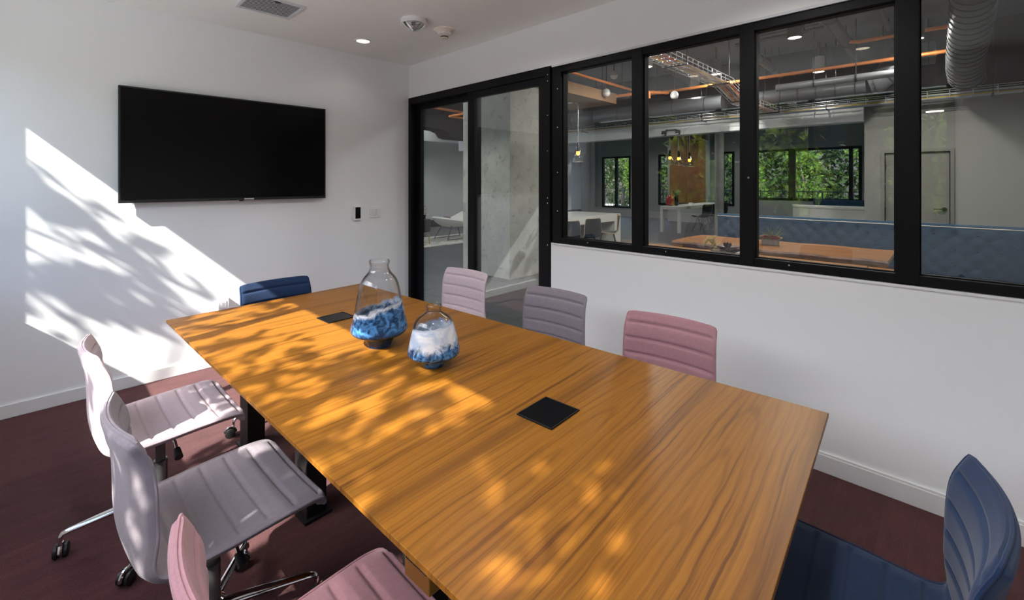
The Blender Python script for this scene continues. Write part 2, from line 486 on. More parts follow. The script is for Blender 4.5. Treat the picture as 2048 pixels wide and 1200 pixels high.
# ------------------------------------------------------------------ mesh builder
class MB:
    def __init__(self):
        self.v, self.f = [], []

    def add(self, vs, fs):
        o = len(self.v)
        self.v += [tuple(p) for p in vs]
        self.f += [tuple(i + o for i in f) for f in fs]
        return self

    def box(self, x0, x1, y0, y1, z0, z1):
        vs = [(x, y, z) for z in (z0, z1) for y in (y0, y1) for x in (x0, x1)]
        return self.add(vs, [(0, 2, 3, 1), (4, 5, 7, 6), (0, 1, 5, 4), (2, 6, 7, 3), (0, 4, 6, 2), (1, 3, 7, 5)])

    def obox(self, c, s, rz=0.0, rx=0.0, ry=0.0):
        m = Matrix.Translation(c) @ Matrix.Rotation(rz, 4, 'Z') @ Matrix.Rotation(ry, 4, 'Y') @ Matrix.Rotation(rx, 4, 'X')
        vs = [m @ Vector((x * s[0] / 2, y * s[1] / 2, z * s[2] / 2)) for z in (-1, 1) for y in (-1, 1) for x in (-1, 1)]
        return self.add(vs, [(0, 2, 3, 1), (4, 5, 7, 6), (0, 1, 5, 4), (2, 6, 7, 3), (0, 4, 6, 2), (1, 3, 7, 5)])

    def tube(self, pts, r, n=8, cap=True, flat=(1.0, 1.0)):
        pts = [Vector(p) for p in pts]
        k = len(pts)
        rs = r if isinstance(r, (list, tuple)) else [r] * k
        tang = []
        for i in range(k):
            a = pts[max(i - 1, 0)]
            b = pts[min(i + 1, k - 1)]
            tang.append((b - a).normalized())
        up = Vector((0, 0, 1)) if abs(tang[0].z) < 0.9 else Vector((1, 0, 0))
        side = tang[0].cross(up).normalized()
        vs, fs = [], []
        for i in range(k):
            t = tang[i]
            side = (side - t * side.dot(t))
            side = side.normalized() if side.length > 1e-6 else t.orthogonal().normalized()
            nrm = side.cross(t).normalized()
            for j in range(n):
                a = 2 * PI * j / n
                vs.append(pts[i] + side * (math.cos(a) * rs[i] * flat[0]) + nrm * (math.sin(a) * rs[i] * flat[1]))
        for i in range(k - 1):
            for j in range(n):
                j2 = (j + 1) % n
                fs.append((i * n + j, (i + 1) * n + j, (i + 1) * n + j2, i * n + j2))
        if cap:
            fs.append(tuple(range(n)))
            fs.append(tuple((k - 1) * n + j for j in reversed(range(n))))
        return self.add(vs, fs)

    def cyl(self, p0, p1, r, n=12, cap=True):
        return self.tube([p0, p1], r, n, cap)

    def lathe(self, prof, c=(0, 0, 0), n=24, cap0=False, cap1=False):
        vs, fs = [], []
        for (r, z) in prof:
            for j in range(n):
                a = 2 * PI * j / n
                vs.append((c[0] + r * math.cos(a), c[1] + r * math.sin(a), c[2] + z))
        for i in range(len(prof) - 1):
            for j in range(n):
                j2 = (j + 1) % n
                fs.append((i * n + j, i * n + j2, (i + 1) * n + j2, (i + 1) * n + j))
        if cap0:
            fs.append(tuple(reversed(range(n))))
        if cap1:
            fs.append(tuple((len(prof) - 1) * n + j for j in range(n)))
        return self.add(vs, fs)

    def sphere(self, c, r, n=12, sz=1.0):
        m = max(5, n // 2)
        prof = [(max(1e-4, r * math.sin(PI * i / m)), -r * sz * math.cos(PI * i / m)) for i in range(m + 1)]
        return self.lathe(prof, c, n)

    def grid(self, fn, nu, nv):
        vs = [fn(i / nu, j / nv) for i in range(nu + 1) for j in range(nv + 1)]
        fs = [(i * (nv + 1) + j, (i + 1) * (nv + 1) + j, (i + 1) * (nv + 1) + j + 1, i * (nv + 1) + j + 1)
              for i in range(nu) for j in range(nv)]
        return self.add(vs, fs)

    def prism(self, poly, z0, z1, top_scale=None):
        n = len(poly)
        vs = [(x, y, z0) for x, y in poly] + [(x, y, z1) for x, y in poly]
        fs = [tuple(reversed(range(n))), tuple(range(n, 2 * n))]
        fs += [(i, (i + 1) % n, n + (i + 1) % n, n + i) for i in range(n)]
        return self.add(vs, fs)

    def frame(self, axis, a, lo, hi, w, d):
        """rectangular frame; axis = 'x' (lies in the y-z plane at x = a..a+d) or 'y' / 'z'."""
        (u0, v0), (u1, v1) = lo, hi
        for (p0, p1, q0, q1) in ((u0, u1, v0, v0 + w), (u0, u1, v1 - w, v1), (u0, u0 + w, v0 + w, v1 - w), (u1 - w, u1, v0 + w, v1 - w)):
            if axis == 'x':
                self.box(a, a + d, p0, p1, q0, q1)
            elif axis == 'y':
                self.box(p0, p1, a, a + d, q0, q1)
            else:
                self.box(p0, p1, q0, q1, a, a + d)
        return self

    def build(self, name, m, parent=None, loc=None, smooth=False, bevel=0.0, sharp=40, rotz=0.0):
        me = bpy.data.meshes.new(name)
        me.from_pydata(self.v, [], self.f)
        me.validate()
        if smooth:
            me.polygons.foreach_set('use_smooth', [True] * len(me.polygons))
            me.set_sharp_from_angle(angle=R(sharp))
        me.materials.append(m)
        o = bpy.data.objects.new(name, me)
        COL.objects.link(o)
        if parent is not None:
            o.parent = parent
        if loc is not None:
            o.location = loc
        if rotz:
            o.rotation_euler = (0, 0, rotz)
        if bevel:
            b = o.modifiers.new('bevel', 'BEVEL')
            b.width = bevel
            b.segments = 2
            b.limit_method = 'ANGLE'
        return o


def fix_normals(o):
    import bmesh
    bm = bmesh.new()
    bm.from_mesh(o.data)
    bmesh.ops.recalc_face_normals(bm, faces=bm.faces)
    bm.to_mesh(o.data)
    bm.free()
    return o


def thing(name, label, cat, loc=(0, 0, 0), rotz=0.0, group=None):
    o = bpy.data.objects.new(name, None)
    o.empty_display_size = 0.1
    COL.objects.link(o)
    o.location = loc
    o.rotation_euler = (0, 0, rotz)
    return tag(o, label, cat, group)


def tag(o, label, cat, group=None):
    o['label'] = label
    o['category'] = cat
    if group:
        o['group'] = group
    return o


def struct(o):
    o['kind'] = 'structure'
    return o


def stuff(o):
    o['kind'] = 'stuff'
    return o


def dup(root, loc, rotz, label, mats=None, group=None):
    r = root.copy()
    COL.objects.link(r)
    r.location = loc
    r.rotation_euler = (0, 0, rotz)
    r['label'] = label
    if group:
        r['group'] = group

    def rec(src, dst):
        for ch in src.children:
            c = ch.copy()
            COL.objects.link(c)
            c.parent = dst
            if mats and c.type == 'MESH' and c.material_slots and c.material_slots[0].material in mats:
                src_m = c.material_slots[0].material
                c.material_slots[0].link = 'OBJECT'
                c.material_slots[0].material = mats[src_m]
            rec(ch, c)
    rec(root, r)
    return r


def catmull(pts, n):
    pts = [np.array(p, float) for p in pts]
    P = [2 * pts[0] - pts[1]] + pts + [2 * pts[-1] - pts[-2]]
    out = []
    for i in range(1, len(P) - 2):
        for k in range(n):
            t = k / n
            a, b, c, d = P[i - 1], P[i], P[i + 1], P[i + 2]
            out.append(0.5 * (2 * b + (c - a) * t + (2 * a - 5 * b + 4 * c - d) * t * t + (3 * b - a - 3 * c + d) * t ** 3))
    out.append(pts[-1])
    return np.array(out)


# ------------------------------------------------------------------ meeting room shell
XW, YB, HC = -3.37, -5.3, 2.74      # window wall, back wall, ceiling height
SILL, HEAD = 1.00, 2.39             # glazed opening to the lounge

# carpet floor with its carpet tiles
floor_room = struct(MB().box(XW, 0.0, YB, 0.0, -0.12, -0.008).build('floor', CARPET))
tile_me = None
ty = -0.66
ys = [0.0, -0.30]
while ys[-1] > YB:
    ys.append(max(YB, ys[-1] - 0.62))
for j in range(len(ys) - 1):
    x = -0.115
    xs = [0.0, x]
    off = 0.9 if j % 2 else 0.45
    xs.append(x - off)
    while xs[-1] > XW:
        xs.append(max(XW, xs[-1] - 0.9))
    for i in range(len(xs) - 1):
        MB().box(xs[i + 1] + 0.0002, xs[i] - 0.0002, ys[j + 1] + 0.0002, ys[j] - 0.0002, -0.008, 0.0).build(
            'carpet_tile', CARPET, floor_room, bevel=0.0)

struct(MB().box(XW - 0.1, 0.0, YB - 0.1, 0.0, HC, HC + 0.12).build('ceiling', CEIL))
# wall with the screen
struct(MB().box(XW - 0.12, 0.0, 0.0, 0.15, 0, 3.9).build('wall_screen', WHITE))
bbs = MB()
bbs.box(XW, -0.012, -0.014, 0, 0, 0.085)
struct(bbs.build('baseboard_screen', TRIMW, bevel=0.003))
# wall behind the camera
struct(MB().box(XW - 0.12, 0.14, YB - 0.15, YB, 0, 3.9).build('wall_back', WHITE))
# glazed wall towards the lounge: plaster above and below the glazing
gw = MB()
gw.box(0.0, 0.14, YB, -1.99, 0, SILL)
gw.box(0.0, 0.14, YB, 0.15, HEAD, 3.9)
gw.box(0.0, 0.14, YB, -4.84, SILL, HEAD)
struct(gw.build('wall_lounge', WHITE))
bb = MB().box(-0.014, 0, YB, -1.99, 0, 0.088).box(-0.010, 0, YB, -1.99, 0.088, 0.100)
struct(bb.build('baseboard_lounge', TRIMW, bevel=0.002))

# interior window to the lounge: frame, mullions, panes
win = MB()
FX0, FX1 = 0.012, 0.10
win.box(FX0, FX1, -4.84, -2.0, SILL, SILL + 0.047)
win.box(FX0, FX1, -4.84, -2.0, 2.328, HEAD - 0.012)
fr = struct(win.build('window_1', BLACKF, bevel=0.003))
for (y0, y1) in ((-2.079, -1.992), (-2.763, -2.686), (-3.447, -3.371), (-4.137, -4.053), (-4.84, -4.76)):
    MB().box(FX0 - 0.004, FX1 + 0.004, y0, y1, SILL + 0.004, HEAD - 0.016).build('mullion', BLACKF, fr, bevel=0.003)
for (y0, y1) in ((-2.686, -2.079), (-3.371, -2.763), (-4.053, -3.447), (-4.76, -4.137)):
    g = MB().box(0.052, 0.062, y0 - 0.004, y1 + 0.004, SILL + 0.043, 2.334)
    g.build('glass_pane', GLASSP, fr)
    b = MB().frame('x', 0.036, (y0, SILL + 0.047), (y1, 2.33), 0.006, 0.014)
    b.build('glazing_bead', BLACKF, fr)
sc = MB()
for (y, z) in ((-2.33, 1.03), (-2.93, 1.03), (-3.62, 1.03), (-2.05, 1.55), (-2.05, 2.2), (-2.05, 1.25), (-2.05, 1.9)):
    sc.cyl((FX0 - 0.007, y, z), (FX0 + 0.002, y, z), 0.0045, 8)
sc.cyl((FX0 - 0.010, -3.42, 1.50), (FX0 + 0.002, -3.42, 1.50), 0.006, 8)
stuff(sc.build('screw_heads', STEEL, fr))
# white sill trim; header reveal in grey, its shadow line put into the colour
struct(MB().box(-0.004, 0.012, -4.84, -1.995, SILL - 0.012, SILL).build('trim_1', TRIMW))
struct(MB().box(0.0, 0.012, -4.84, -1.995, HEAD - 0.014, HEAD).build('trim_2', VENTM))

# sliding glass door
dr = struct(MB().box(-0.012, 0.12, -0.055, -0.004, 0, HEAD - 0.004).box(-0.012, 0.12, -1.985, -1.93, 0, HEAD - 0.004)
            .box(-0.012, 0.12, -1.93, -0.055, 2.315, HEAD - 0.004).build('door_1', BLACKF, bevel=0.004))


def leaf(y0, y1, x0, x1, sl, sr, top, name):
    f = MB()
    f.box(x0, x1, y0, y0 + sr, 0.012, top)
    f.box(x0, x1, y1 - sl, y1, 0.012, top)
    f.box(x0, x1, y0 + sr, y1 - sl, 0.012, 0.13)
    f.box(x0, x1, y0 + sr, y1 - sl, 2.255, top)
    o = f.build(name, BLACKF, dr, bevel=0.004)
    MB().box((x0 + x1) / 2 - 0.004, (x0 + x1) / 2 + 0.006, y0 + sr - 0.004, y1 - sl + 0.004, 0.126, 2.259).build('glass_pane', GLASSP, o)
    return o


leaf(-1.06, -0.056, 0.06, 0.105, 0.076, 0.05, 2.315, 'fixed_leaf')
leaf(-1.93, -0.985, 0.0, 0.045, 0.09, 0.07, 2.315, 'sliding_leaf')
MB().box(0.0, 0.12, -1.93, -0.055, -0.004, 0.012).build('threshold', DARKMET, dr)
hb = MB()
for z in (2.32, 2.27, 2.0, 1.72, 1.35, 1.31, 0.98):
    hb.cyl((-0.016, -1.967, z), (-0.010, -1.967, z), 0.0045, 8)
stuff(hb.build('screw_heads', STEEL, dr))

# window wall on the street side (left of the picture, lets the sun in)
ww = MB()
ww.box(XW - 0.12, XW, YB, 0.0, -0.1, 1.045)
ww.box(XW - 0.12, XW, YB, 0.0, 2.445, 4.05)
ww.box(XW - 0.12, XW, -0.10, 0.0, 1.045, 2.445)
ww.box(XW - 0.12, XW, YB, -4.28, 1.045, 2.445)
struct(ww.build('wall_street', WHITE))
sw = MB().box(XW - 0.05, XW + 0.02, -4.28, -0.10, 1.045, 1.060)
so = struct(sw.build('window_2', BLACKF))
for yc in (-0.125, -0.98, -2.02, -3.08, -4.25):
    MB().box(XW - 0.05, XW + 0.02, yc - 0.03, yc + 0.03, 1.068, 2.445).build('mullion', BLACKF, so, bevel=0.003)
yc = [-0.155, -0.95, -1.01, -1.99, -2.05, -3.05, -3.11, -4.22]
for i in range(0, 8, 2):
    MB().box(XW - 0.018, XW - 0.010, yc[i + 1], yc[i], 1.066, 2.447).build('glass_pane', GLASSW, so)
MB().box(XW, XW + 0.03, -4.28, -0.1, 1.028, 1.045).build('sill_board', TRIMW, so, bevel=0.003)

# roof over everything
struct(MB().box(XW - 0.2, 14.8, YB - 0.2, 8.3, 3.9, 4.05).build('ceiling_lounge', DARKCEIL))

# ------------------------------------------------------------------ lounge shell
lf = struct(MB().box(0.0, 14.8, YB - 0.1, 8.2, -0.12, -0.006).box(XW, 0.0, 0.15, 8.2, -0.12, -0.006).build('floor_lounge', GROUT))
tproto = MB().box(-0.298, 0.298, -0.298, 0.298, -0.006, 0.0).build('floor_tile', SLATE, lf, loc=(0.44, -2.7, 0), bevel=0.0015)
for i in range(10):
    for j in range(14):
        if i == 0 and j == 0:
            continue
        o = tproto.copy()
        COL.objects.link(o)
        o.location = (0.44 + 0.6 * i, -2.7 + 0.6 * j + (0.3 if i % 2 else 0), 0)
MB().box(6.2, 14.7, YB, 8.2, -0.006, 0.0).box(0.14, 6.2, YB, -3.1, -0.006, 0.0).box(XW, 0.12, 0.15, 8.2, -0.006, 0.0).build('slate_field', SLATE, lf)
# far east window wall
ew = MB()
HE = 2.58
EX0, EX1 = 14.5, 14.7
openings = [(-2.35, 0.68, 0.86), (1.30, 1.75, 0.6), (3.37, 4.20, 0.55), (5.45, 6.85, 0.35)]
prev = YB
for (a, c, s) in openings:
    ew.box(EX0, EX1, prev, a, 0, 3.9)
    ew.box(EX0, EX1, a, c, 0, s)
    ew.box(EX0, EX1, a, c, HE, 3.9)
    prev = c
ew.box(EX0, EX1, prev, 8.2, 0, 3.9)
struct(ew.build('wall_east', LGREY))
for k, (a, c, s) in enumerate(openings):
    o = struct(MB().frame('x', EX0 - 0.02, (a, s), (c, HE), 0.08, 0.12).build('window_%d' % (k + 3), BLACKF))
    if c - a > 1:
        for mid in ((-2.08, -0.5) if k == 0 else ((a + c) / 2,)):
            hwid = 0.10 if mid == -0.5 else 0.05
            MB().box(EX0 - 0.02, EX0 + 0.1, mid - hwid, mid + hwid, s, HE).build('mullion', BLACKF, o)
    MB().box(EX0 + 0.03, EX0 + 0.04, a + 0.05, c - 0.05, s + 0.05, HE - 0.05).build('glass_pane', GLASSW, o)
# north wall seen through the left door leaf
struct(MB().box(XW, 14.7, 8.0, 8.2, 0, 2.78).build('wall_north', LWHITE))
struct(MB().box(XW, 14.7, 7.7, 8.2, 2.78, 3.5).build('wall_north_soffit', SOFFIT))
struct(MB().box(XW, 14.5, 7.985, 8.0, 0, 0.22).build('baseboard_north', BLACKBULK))
# south wall and the wall block with the grey door
struct(MB().box(0.14, 14.7, YB - 0.15, YB, 0, 3.9).build('wall_south', LGREY))
DOORWALL = mat('door_wall_paint', (0.25, 0.25, 0.24), 0.7, spec=0.2)
dw = MB()
dw.box(7.1, 7.3, -3.46, -3.19, 0, 2.95)
dw.box(7.1, 7.3, -4.26, -3.46, 1.965, 2.95)
dw.box(7.1, 7.3, YB, -4.26, 0, 2.95)
struct(dw.build('wall_door_block', DOORWALL))
d2 = struct(MB().box(7.12, 7.17, -4.248, -3.472, 0.005, 1.955).build('door_2', DOORG))
df = MB()
df.box(7.075, 7.10, -3.462, -3.415, 0, 2.01).box(7.075, 7.10, -4.305, -4.258, 0, 2.01).box(7.075, 7.10, -4.258, -3.462, 1.963, 2.01)
df.build('door_frame', DOORG, d2)
h = MB().tube([(7.12, -4.19, 1.045), (7.075, -4.19, 1.045), (7.07, -4.17, 1.045), (7.07, -4.07, 1.045)], 0.010, 8)
h.lathe([(0.028, 0), (0.028, 0.01)], (0, 0, 0), 4)
MB().tube([(7.121, -4.19, 1.045), (7.108, -4.19, 1.045)], 0.03, 14).build('handle_rose', DARKMET, d2, smooth=True)
h = MB().tube([(7.12, -4.19, 1.045), (7.075, -4.19, 1.045), (7.068, -4.175, 1.045), (7.068, -4.07, 1.045)], 0.010, 8)
h.build('door_handle', DARKMET, d2, smooth=True)
for z in (0.25, 1.0, 1.72):
    MB().cyl((7.1, -3.468, z - 0.05), (7.1, -3.468, z + 0.05), 0.009, 8).build('hinge', DARKMET, d2)
# white soffit with black bulkhead above it
struct(MB().box(6.98, 7.25, -3.19, 7.7, 2.52, 2.86).build('wall_soffit', SOFFIT))
struct(MB().box(7.0, 7.25, YB, 7.7, 2.86, 3.9).build('wall_bulkhead', BLACKBULK))
struct(MB().box(7.25, 14.5, -3.19, 7.7, 3.42, 3.5).build('ceiling_nook', LWHITE))
# grey wing walls and wood wall in the nook
struct(MB().box(7.3, 14.5, -3.3, -3.19, 0, 3.42).build('wall_nook_south', LGREY))
wp = thing('wood_wall_panel', 'reddish brown wood wall panel in the lounge, behind the far stone counter', 'wall panel', (13.6, 2.63, 0.70))
MB().box(-0.05, 0.0, -0.65, 0.65, 0, 2.72).build('backing', PANELW, wp)
MB().box(-0.08, -0.05, -0.65, -0.004, 0, 2.72).build('panel', PANELW, wp, bevel=0.003)
MB().box(-0.08, -0.05, 0.004, 0.65, 0, 2.72).build('panel', PANELW, wp, bevel=0.003)
struct(MB().box(13.62, 13.8, 1.9, 3.4, 0.0, 3.42).build('wall_nook_pier', LGREY))
# west glazing of the lounge wing beyond the screen wall
wg = MB().box(XW - 0.12, XW, 0.15, 8.2, 3.0, 3.9).box(XW - 0.12, XW, 0.15, 8.2, -0.1, 0.3)
for y in (0.15, 2.0, 4.0, 6.0, 8.05):
    wg.box(XW - 0.12, XW, y, y + 0.12, 0.3, 3.0)
struct(wg.build('wall_west_glazing', BLACKF))
for (a, c) in ((0.27, 2.0), (2.12, 4.0), (4.12, 6.0), (6.12, 8.05)):
    struct(MB().box(XW - 0.06, XW - 0.05, a, c, 0.3, 3.0).build('window_8', GLASSW))

# square concrete column behind the sliding door
col = thing('concrete_column', 'square board-formed concrete column behind the glass sliding door', 'column', (2.49, 1.05, 0))
MB().box(-0.395, 0.395, -0.55, 0.55, 0, 3.9).build('shaft', CONCRETE, col, bevel=0.006)
MB().box(-0.10, -0.03, -0.556, -0.55, 0.36, 0.475).build('outlet_plate', GREYPL, col, bevel=0.002)
tag(MB().lathe([(0.115, 0), (0.115, 3.42)], (0, 0, 0), 24).build('round_concrete_column', CONCRETE, loc=(10.15, 0.30, 0), smooth=True),
    'slim round concrete column at the end of the far stone counter', 'column')

# ------------------------------------------------------------------ conference chairs
def make_chair(label, m):
    root = thing('conference_chair', label, 'chair', group='upholstered conference chairs around the table')
    ctrl = [(0.262, 0.405), (0.262, 0.430), (0.248, 0.449), (0.20, 0.457), (0.10, 0.455), (0.0, 0.450), (-0.10, 0.445),
            (-0.142, 0.444), (-0.176, 0.460), (-0.195, 0.495), (-0.203, 0.55), (-0.205, 0.62), (-0.208, 0.69), (-0.218, 0.755), (-0.248, 0.822)]
    C = catmull(ctrl, 16)
    d = np.r_[0, np.cumsum(np.hypot(*np.diff(C, axis=0).T))]
    L = d[-1]
    ss = np.linspace(0, L, 150)
    px, pz = np.interp(ss, d, C[:, 0]), np.interp(ss, d, C[:, 1])
    tx, tz = np.gradient(px, ss), np.gradient(pz, ss)
    tn = np.hypot(tx, tz)
    nx, nz_ = tz / tn, -tx / tn      # towards the sitter
    sgn = 1.0
    mid = len(ss) // 3
    if nz_[mid] < 0:
        nx, nz_ = -nx, -nz_
    s_bend = 0.50
    wid_s = [0, 0.03, 0.10, 0.30, 0.45, 0.52, 0.60, 0.75, L]
    wid_w = [0.225, 0.236, 0.243, 0.244, 0.236, 0.224, 0.220, 0.218, 0.213]
    hw = np.interp(ss, wid_s, wid_w)
    # rounded top and front corners
    for i, s in enumerate(ss):
        for e, rad in ((L - s, 0.018), (s, 0.03)):
            if e < rad:
                hw[i] -= rad - math.sqrt(max(0, rad * rad - (rad - e) ** 2))
    bk = np.clip((ss - 0.44) / 0.16, 0, 1)
    bk = bk * bk * (3 - 2 * bk)
    NT = 28
    sp = 0.0745
    first = 0.055

    def surf(i, t, back):
        s = ss[i]
        y = hw[i] * t
        q = (t * t)
        curve = bk[i] * 0.034 * q
        dish = (1 - bk[i]) * 0.010 * q
        dd = abs((s - first) / sp - round((s - first) / sp)) * sp
        puff = 1 - math.exp(-(dd / 0.0055) ** 2) * 1.0
        e = (1 - abs(t)) * hw[i]
        endd = min(s, L - s)
        border = min(1.0, max(0.0, (e - (0.022 if bk[i] < 0.5 else 0.010)) / 0.010))
        top = 0.0115 * (puff * border + 0.55 * (1 - border))
        edge = min(1.0, min(e, endd + 0.004) / 0.014)
        edge = math.sqrt(max(0.0, 1 - (1 - edge) ** 2))
        th = 0.015 + 0.014 * min(1.0, min(e, endd) / 0.06)
        if back:
            off = -th * edge
        else:
            off = top * edge
        return (px[i] + nx[i] * off + curve, y, pz[i] + nz_[i] * off + dish)

    def shell(i0, i1, name):
        b = MB()
        ts = [math.sin((j / NT - 0.5) * PI) * 0.55 + (2 * j / NT - 1) * 0.45 for j in range(NT + 1)]
        n = i1 - i0
        for back in (False, True):
            vs = [surf(i, t, back) for i in range(i0, i1 + 1) for t in ts]
            fs = []
            for i in range(n):
                for j in range(NT):
                    f = (i * (NT + 1) + j, (i + 1) * (NT + 1) + j, (i + 1) * (NT + 1) + j + 1, i * (NT + 1) + j + 1)
                    fs.append(f if back else tuple(reversed(f)))
            b.add(vs, fs)
        o0 = (n + 1) * (NT + 1)
        rim = [(0, j) for j in range(NT)] + [(i, NT) for i in range(n)] + [(n, j) for j in range(NT, 0, -1)] + [(i, 0) for i in range(n, 0, -1)]
        idx = [i * (NT + 1) + j for i, j in rim]
        for k in range(len(idx)):
            a, c = idx[k], idx[(k + 1) % len(idx)]
            b.f.append((a, c, c + o0, a + o0))
        o = b.build(name, m, root, smooth=True, sharp=70)
        fix_normals(o)
        # welt along the free edges
        ii = list(range(i0, i1 + 1))
        def rp(i, t):
            f, k = surf(i, t, False), surf(i, t, True)
            return tuple((a + c) / 2 for a, c in zip(f, k))
        lft = [rp(i, -1) for i in ii]
        rgt = [rp(i, 1) for i in ii]
        if name == 'seat':
            path = lft[::-1] + [rp(i0, t) for t in ts[1:-1]] + rgt
        else:
            path = lft + [rp(i1, t) for t in ts[1:-1]] + rgt[::-1]
        MB().tube(path[::2] if len(path) > 60 else path, 0.0042, 6).build('piping', m, o, smooth=True)
        return o

    ib = int(np.searchsorted(ss, s_bend))
    shell(0, ib, 'seat')
    shell(ib, len(ss) - 1, 'backrest')
    # under-seat mechanism, column, five-star base, castors
    MB().box(-0.09, 0.09, -0.075, 0.075, 0.385, 0.423).build('seat_plate', BLACKPL, root, bevel=0.008)
    MB().lathe([(0.026, 0.12), (0.026, 0.27), (0.018, 0.272), (0.018, 0.39)], (0, 0, 0), 20, True, True).build('gas_lift', GASLIFT, root, smooth=True)
    lv = MB().tube([(0.02, -0.06, 0.395), (0.03, -0.13, 0.385), (0.03, -0.175, 0.365)], 0.006, 8)
    lev = lv.build('tilt_lever', CHROME, root, smooth=True)
    MB().tube([(0.03, -0.165, 0.370), (0.03, -0.205, 0.352)], [0.012, 0.015], 10).build('knob', BLACKPL, lev, smooth=True)
    MB().lathe([(0.034, 0.095), (0.036, 0.10), (0.036, 0.150), (0.030, 0.156)], (0, 0, 0), 20, True, True).build('base_hub', CHROME, root, smooth=True)
    for k in range(5):
        a = R(-17 + 72 * k)
        ca, sa = math.cos(a), math.sin(a)
        def P(r, z):
            return (r * ca, r * sa, z)
        lg = MB().tube([P(0.03, 0.128), P(0.10, 0.122), P(0.20, 0.112), P(0.285, 0.102), P(0.302, 0.098), P(0.309, 0.086), P(0.310, 0.070)],
                       [0.017, 0.0165, 0.014, 0.0115, 0.011, 0.0105, 0.010], 10, True, (1.0, 0.85))
        lg.build('base_leg', CHROME, root, smooth=True)
        cst = MB()
        ct = a + 0.7 + 1.3 * k
        cx, cy = 0.310 * ca + 0.016 * math.cos(ct), 0.310 * sa + 0.016 * math.sin(ct)
        cst.cyl((0.310 * ca, 0.310 * sa, 0.052), (0.310 * ca, 0.310 * sa, 0.074), 0.006, 8)
        nx_, ny_ = -math.sin(ct), math.cos(ct)
        # chrome hood arcs over the twin wheels
        hood = []
        for q in range(9):
            g = PI * q / 8
            hood.append((cx + math.cos(ct) * 0.029 * math.cos(g), cy + math.sin(ct) * 0.029 * math.cos(g), 0.027 + 0.029 * math.sin(g)))
        cst.tube(hood, 0.0065, 6, True)
        co = cst.build('castor', CHROME, root, smooth=True)
        wh = MB()
        for sg in (-1, 1):
            wh.tube([(cx + sg * nx_ * 0.007, cy + sg * ny_ * 0.007, 0.026), (cx + sg * nx_ * 0.010, cy + sg * ny_ * 0.010, 0.026),
                     (cx + sg * nx_ * 0.020, cy + sg * ny_ * 0.020, 0.026), (cx + sg * nx_ * 0.023, cy + sg * ny_ * 0.023, 0.026)],
                    [0.0225, 0.026, 0.026, 0.020], 16)
        wh.build('wheel', BLACKPL, co, smooth=True, sharp=50)
    return root


ch = make_chair('pale lilac felt conference chair nearest the screen wall, on the window side of the table', LILAC)
ch.location = (-2.412, -1.77, 0)
ch.rotation_euler = (0, 0, R(0.5))
GC = 'upholstered conference chairs around the table'
dup(ch, (-2.394, -2.550, 0), R(1.5), 'grey mauve felt conference chair in the middle of the window side of the table', {LILAC: MAUVE}, GC)
dup(ch, (-2.358, -3.345, 0), R(1), 'dusty pink felt conference chair nearest the camera on the window side of the table', {LILAC: PINK}, GC)
dup(ch, (-0.81, -1.69, 0), R(184), 'pale pink lilac conference chair in front of the glass sliding door', {LILAC: LILAC}, GC)
dup(ch, (-0.835, -2.55, 0), R(184), 'grey mauve conference chair across the table, under the first window pane', {LILAC: MAUVE}, GC)
dup(ch, (-0.89, -3.285, 0), R(184), 'rose pink conference chair across the table, against the white wall below the window', {LILAC: PINK}, GC)
dup(ch, (-1.69, -1.235, 0), R(-88), 'navy blue conference chair at the far end of the table under the screen', {LILAC: NAVY}, GC)
dup(ch, (-1.435, -4.07, 0), R(93.5), 'navy blue conference chair at the near end of the table, bottom right', {LILAC: NAVY}, GC)

for c in ch.children:
    if c.name.startswith(('base_leg', 'castor')):
        c.rotation_euler = (0, 0, R(-26))

# ------------------------------------------------------------------ conference table
TC = Vector((-1.69, -2.60, 0))
table = thing('conference_table', 'long walnut veneer conference table with black steel legs', 'table', TC, R(2.6))
ROT = Matrix.Rotation(R(-2.6), 4, 'Z')


def tl(x, y):
    p = ROT @ (Vector((x, y, 0)) - TC)
    return (p.x, p.y)


NL, NR, FR, FL = tl(-2.243, -4.030), tl(-1.025, -3.958), tl(-1.172, -1.168), tl(-2.313, -1.238)
top = MB()
vs = [(*p, 0.74) for p in (NL, NR, FR, FL)] + [(*p, 0.726) for p in (NL, NR, FR, FL)]
def ins(p, k=0.05):
    return (p[0] - math.copysign(k, p[0]), p[1] - math.copysign(k, p[1]))
vs += [(*ins(p), 0.708) for p in (NL, NR, FR, FL)]
fs = [(0, 1, 2, 3), (11, 10, 9, 8)]
for i in range(4):
    j = (i + 1) % 4
    fs += [(i, i + 4, j + 4, j), (i + 4, i + 8, j + 8, j + 4)]
top.add(vs, fs)
fix_normals(top.build('tabletop', VENEER, table, bevel=0.0015))
for (x, y) in ((-1.95, -1.42), (-1.40, -1.38), (-1.93, -2.17), (-1.33, -2.13), (-1.93, -3.05), (-1.29, -3.0), (-1.88, -3.75), (-1.25, -3.7)):
    lx, ly = tl(x, y)
    lg = MB().box(lx - 0.045, lx + 0.045, ly - 0.06, ly + 0.06, 0.012, 0.708)
    lo = lg.build('leg', TABLEBLK, table, bevel=0.004)
    MB().box(lx - 0.06, lx + 0.06, ly - 0.08, ly + 0.08, 0.0, 0.012).build('foot_plate', TABLEBLK, lo)
for (x0, x1, y) in ((-1.95, -1.40, -1.40), (-1.93, -1.33, -2.15), (-1.93, -1.29, -3.02), (-1.88, -1.25, -3.72)):
    a, c = tl(x0, y), tl(x1, y)
    MB().box(a[0] + 0.045, c[0] - 0.045, a[1] - 0.04, a[1] + 0.04, 0.63, 0.705).build('cross_rail', TABLEBLK, table)
a, c = tl(-1.69, -1.42), tl(-1.6, -3.7)
MB().box(-0.05, 0.05, c[1], a[1], 0.64, 0.69).build('spine_beam', TABLEBLK, table)
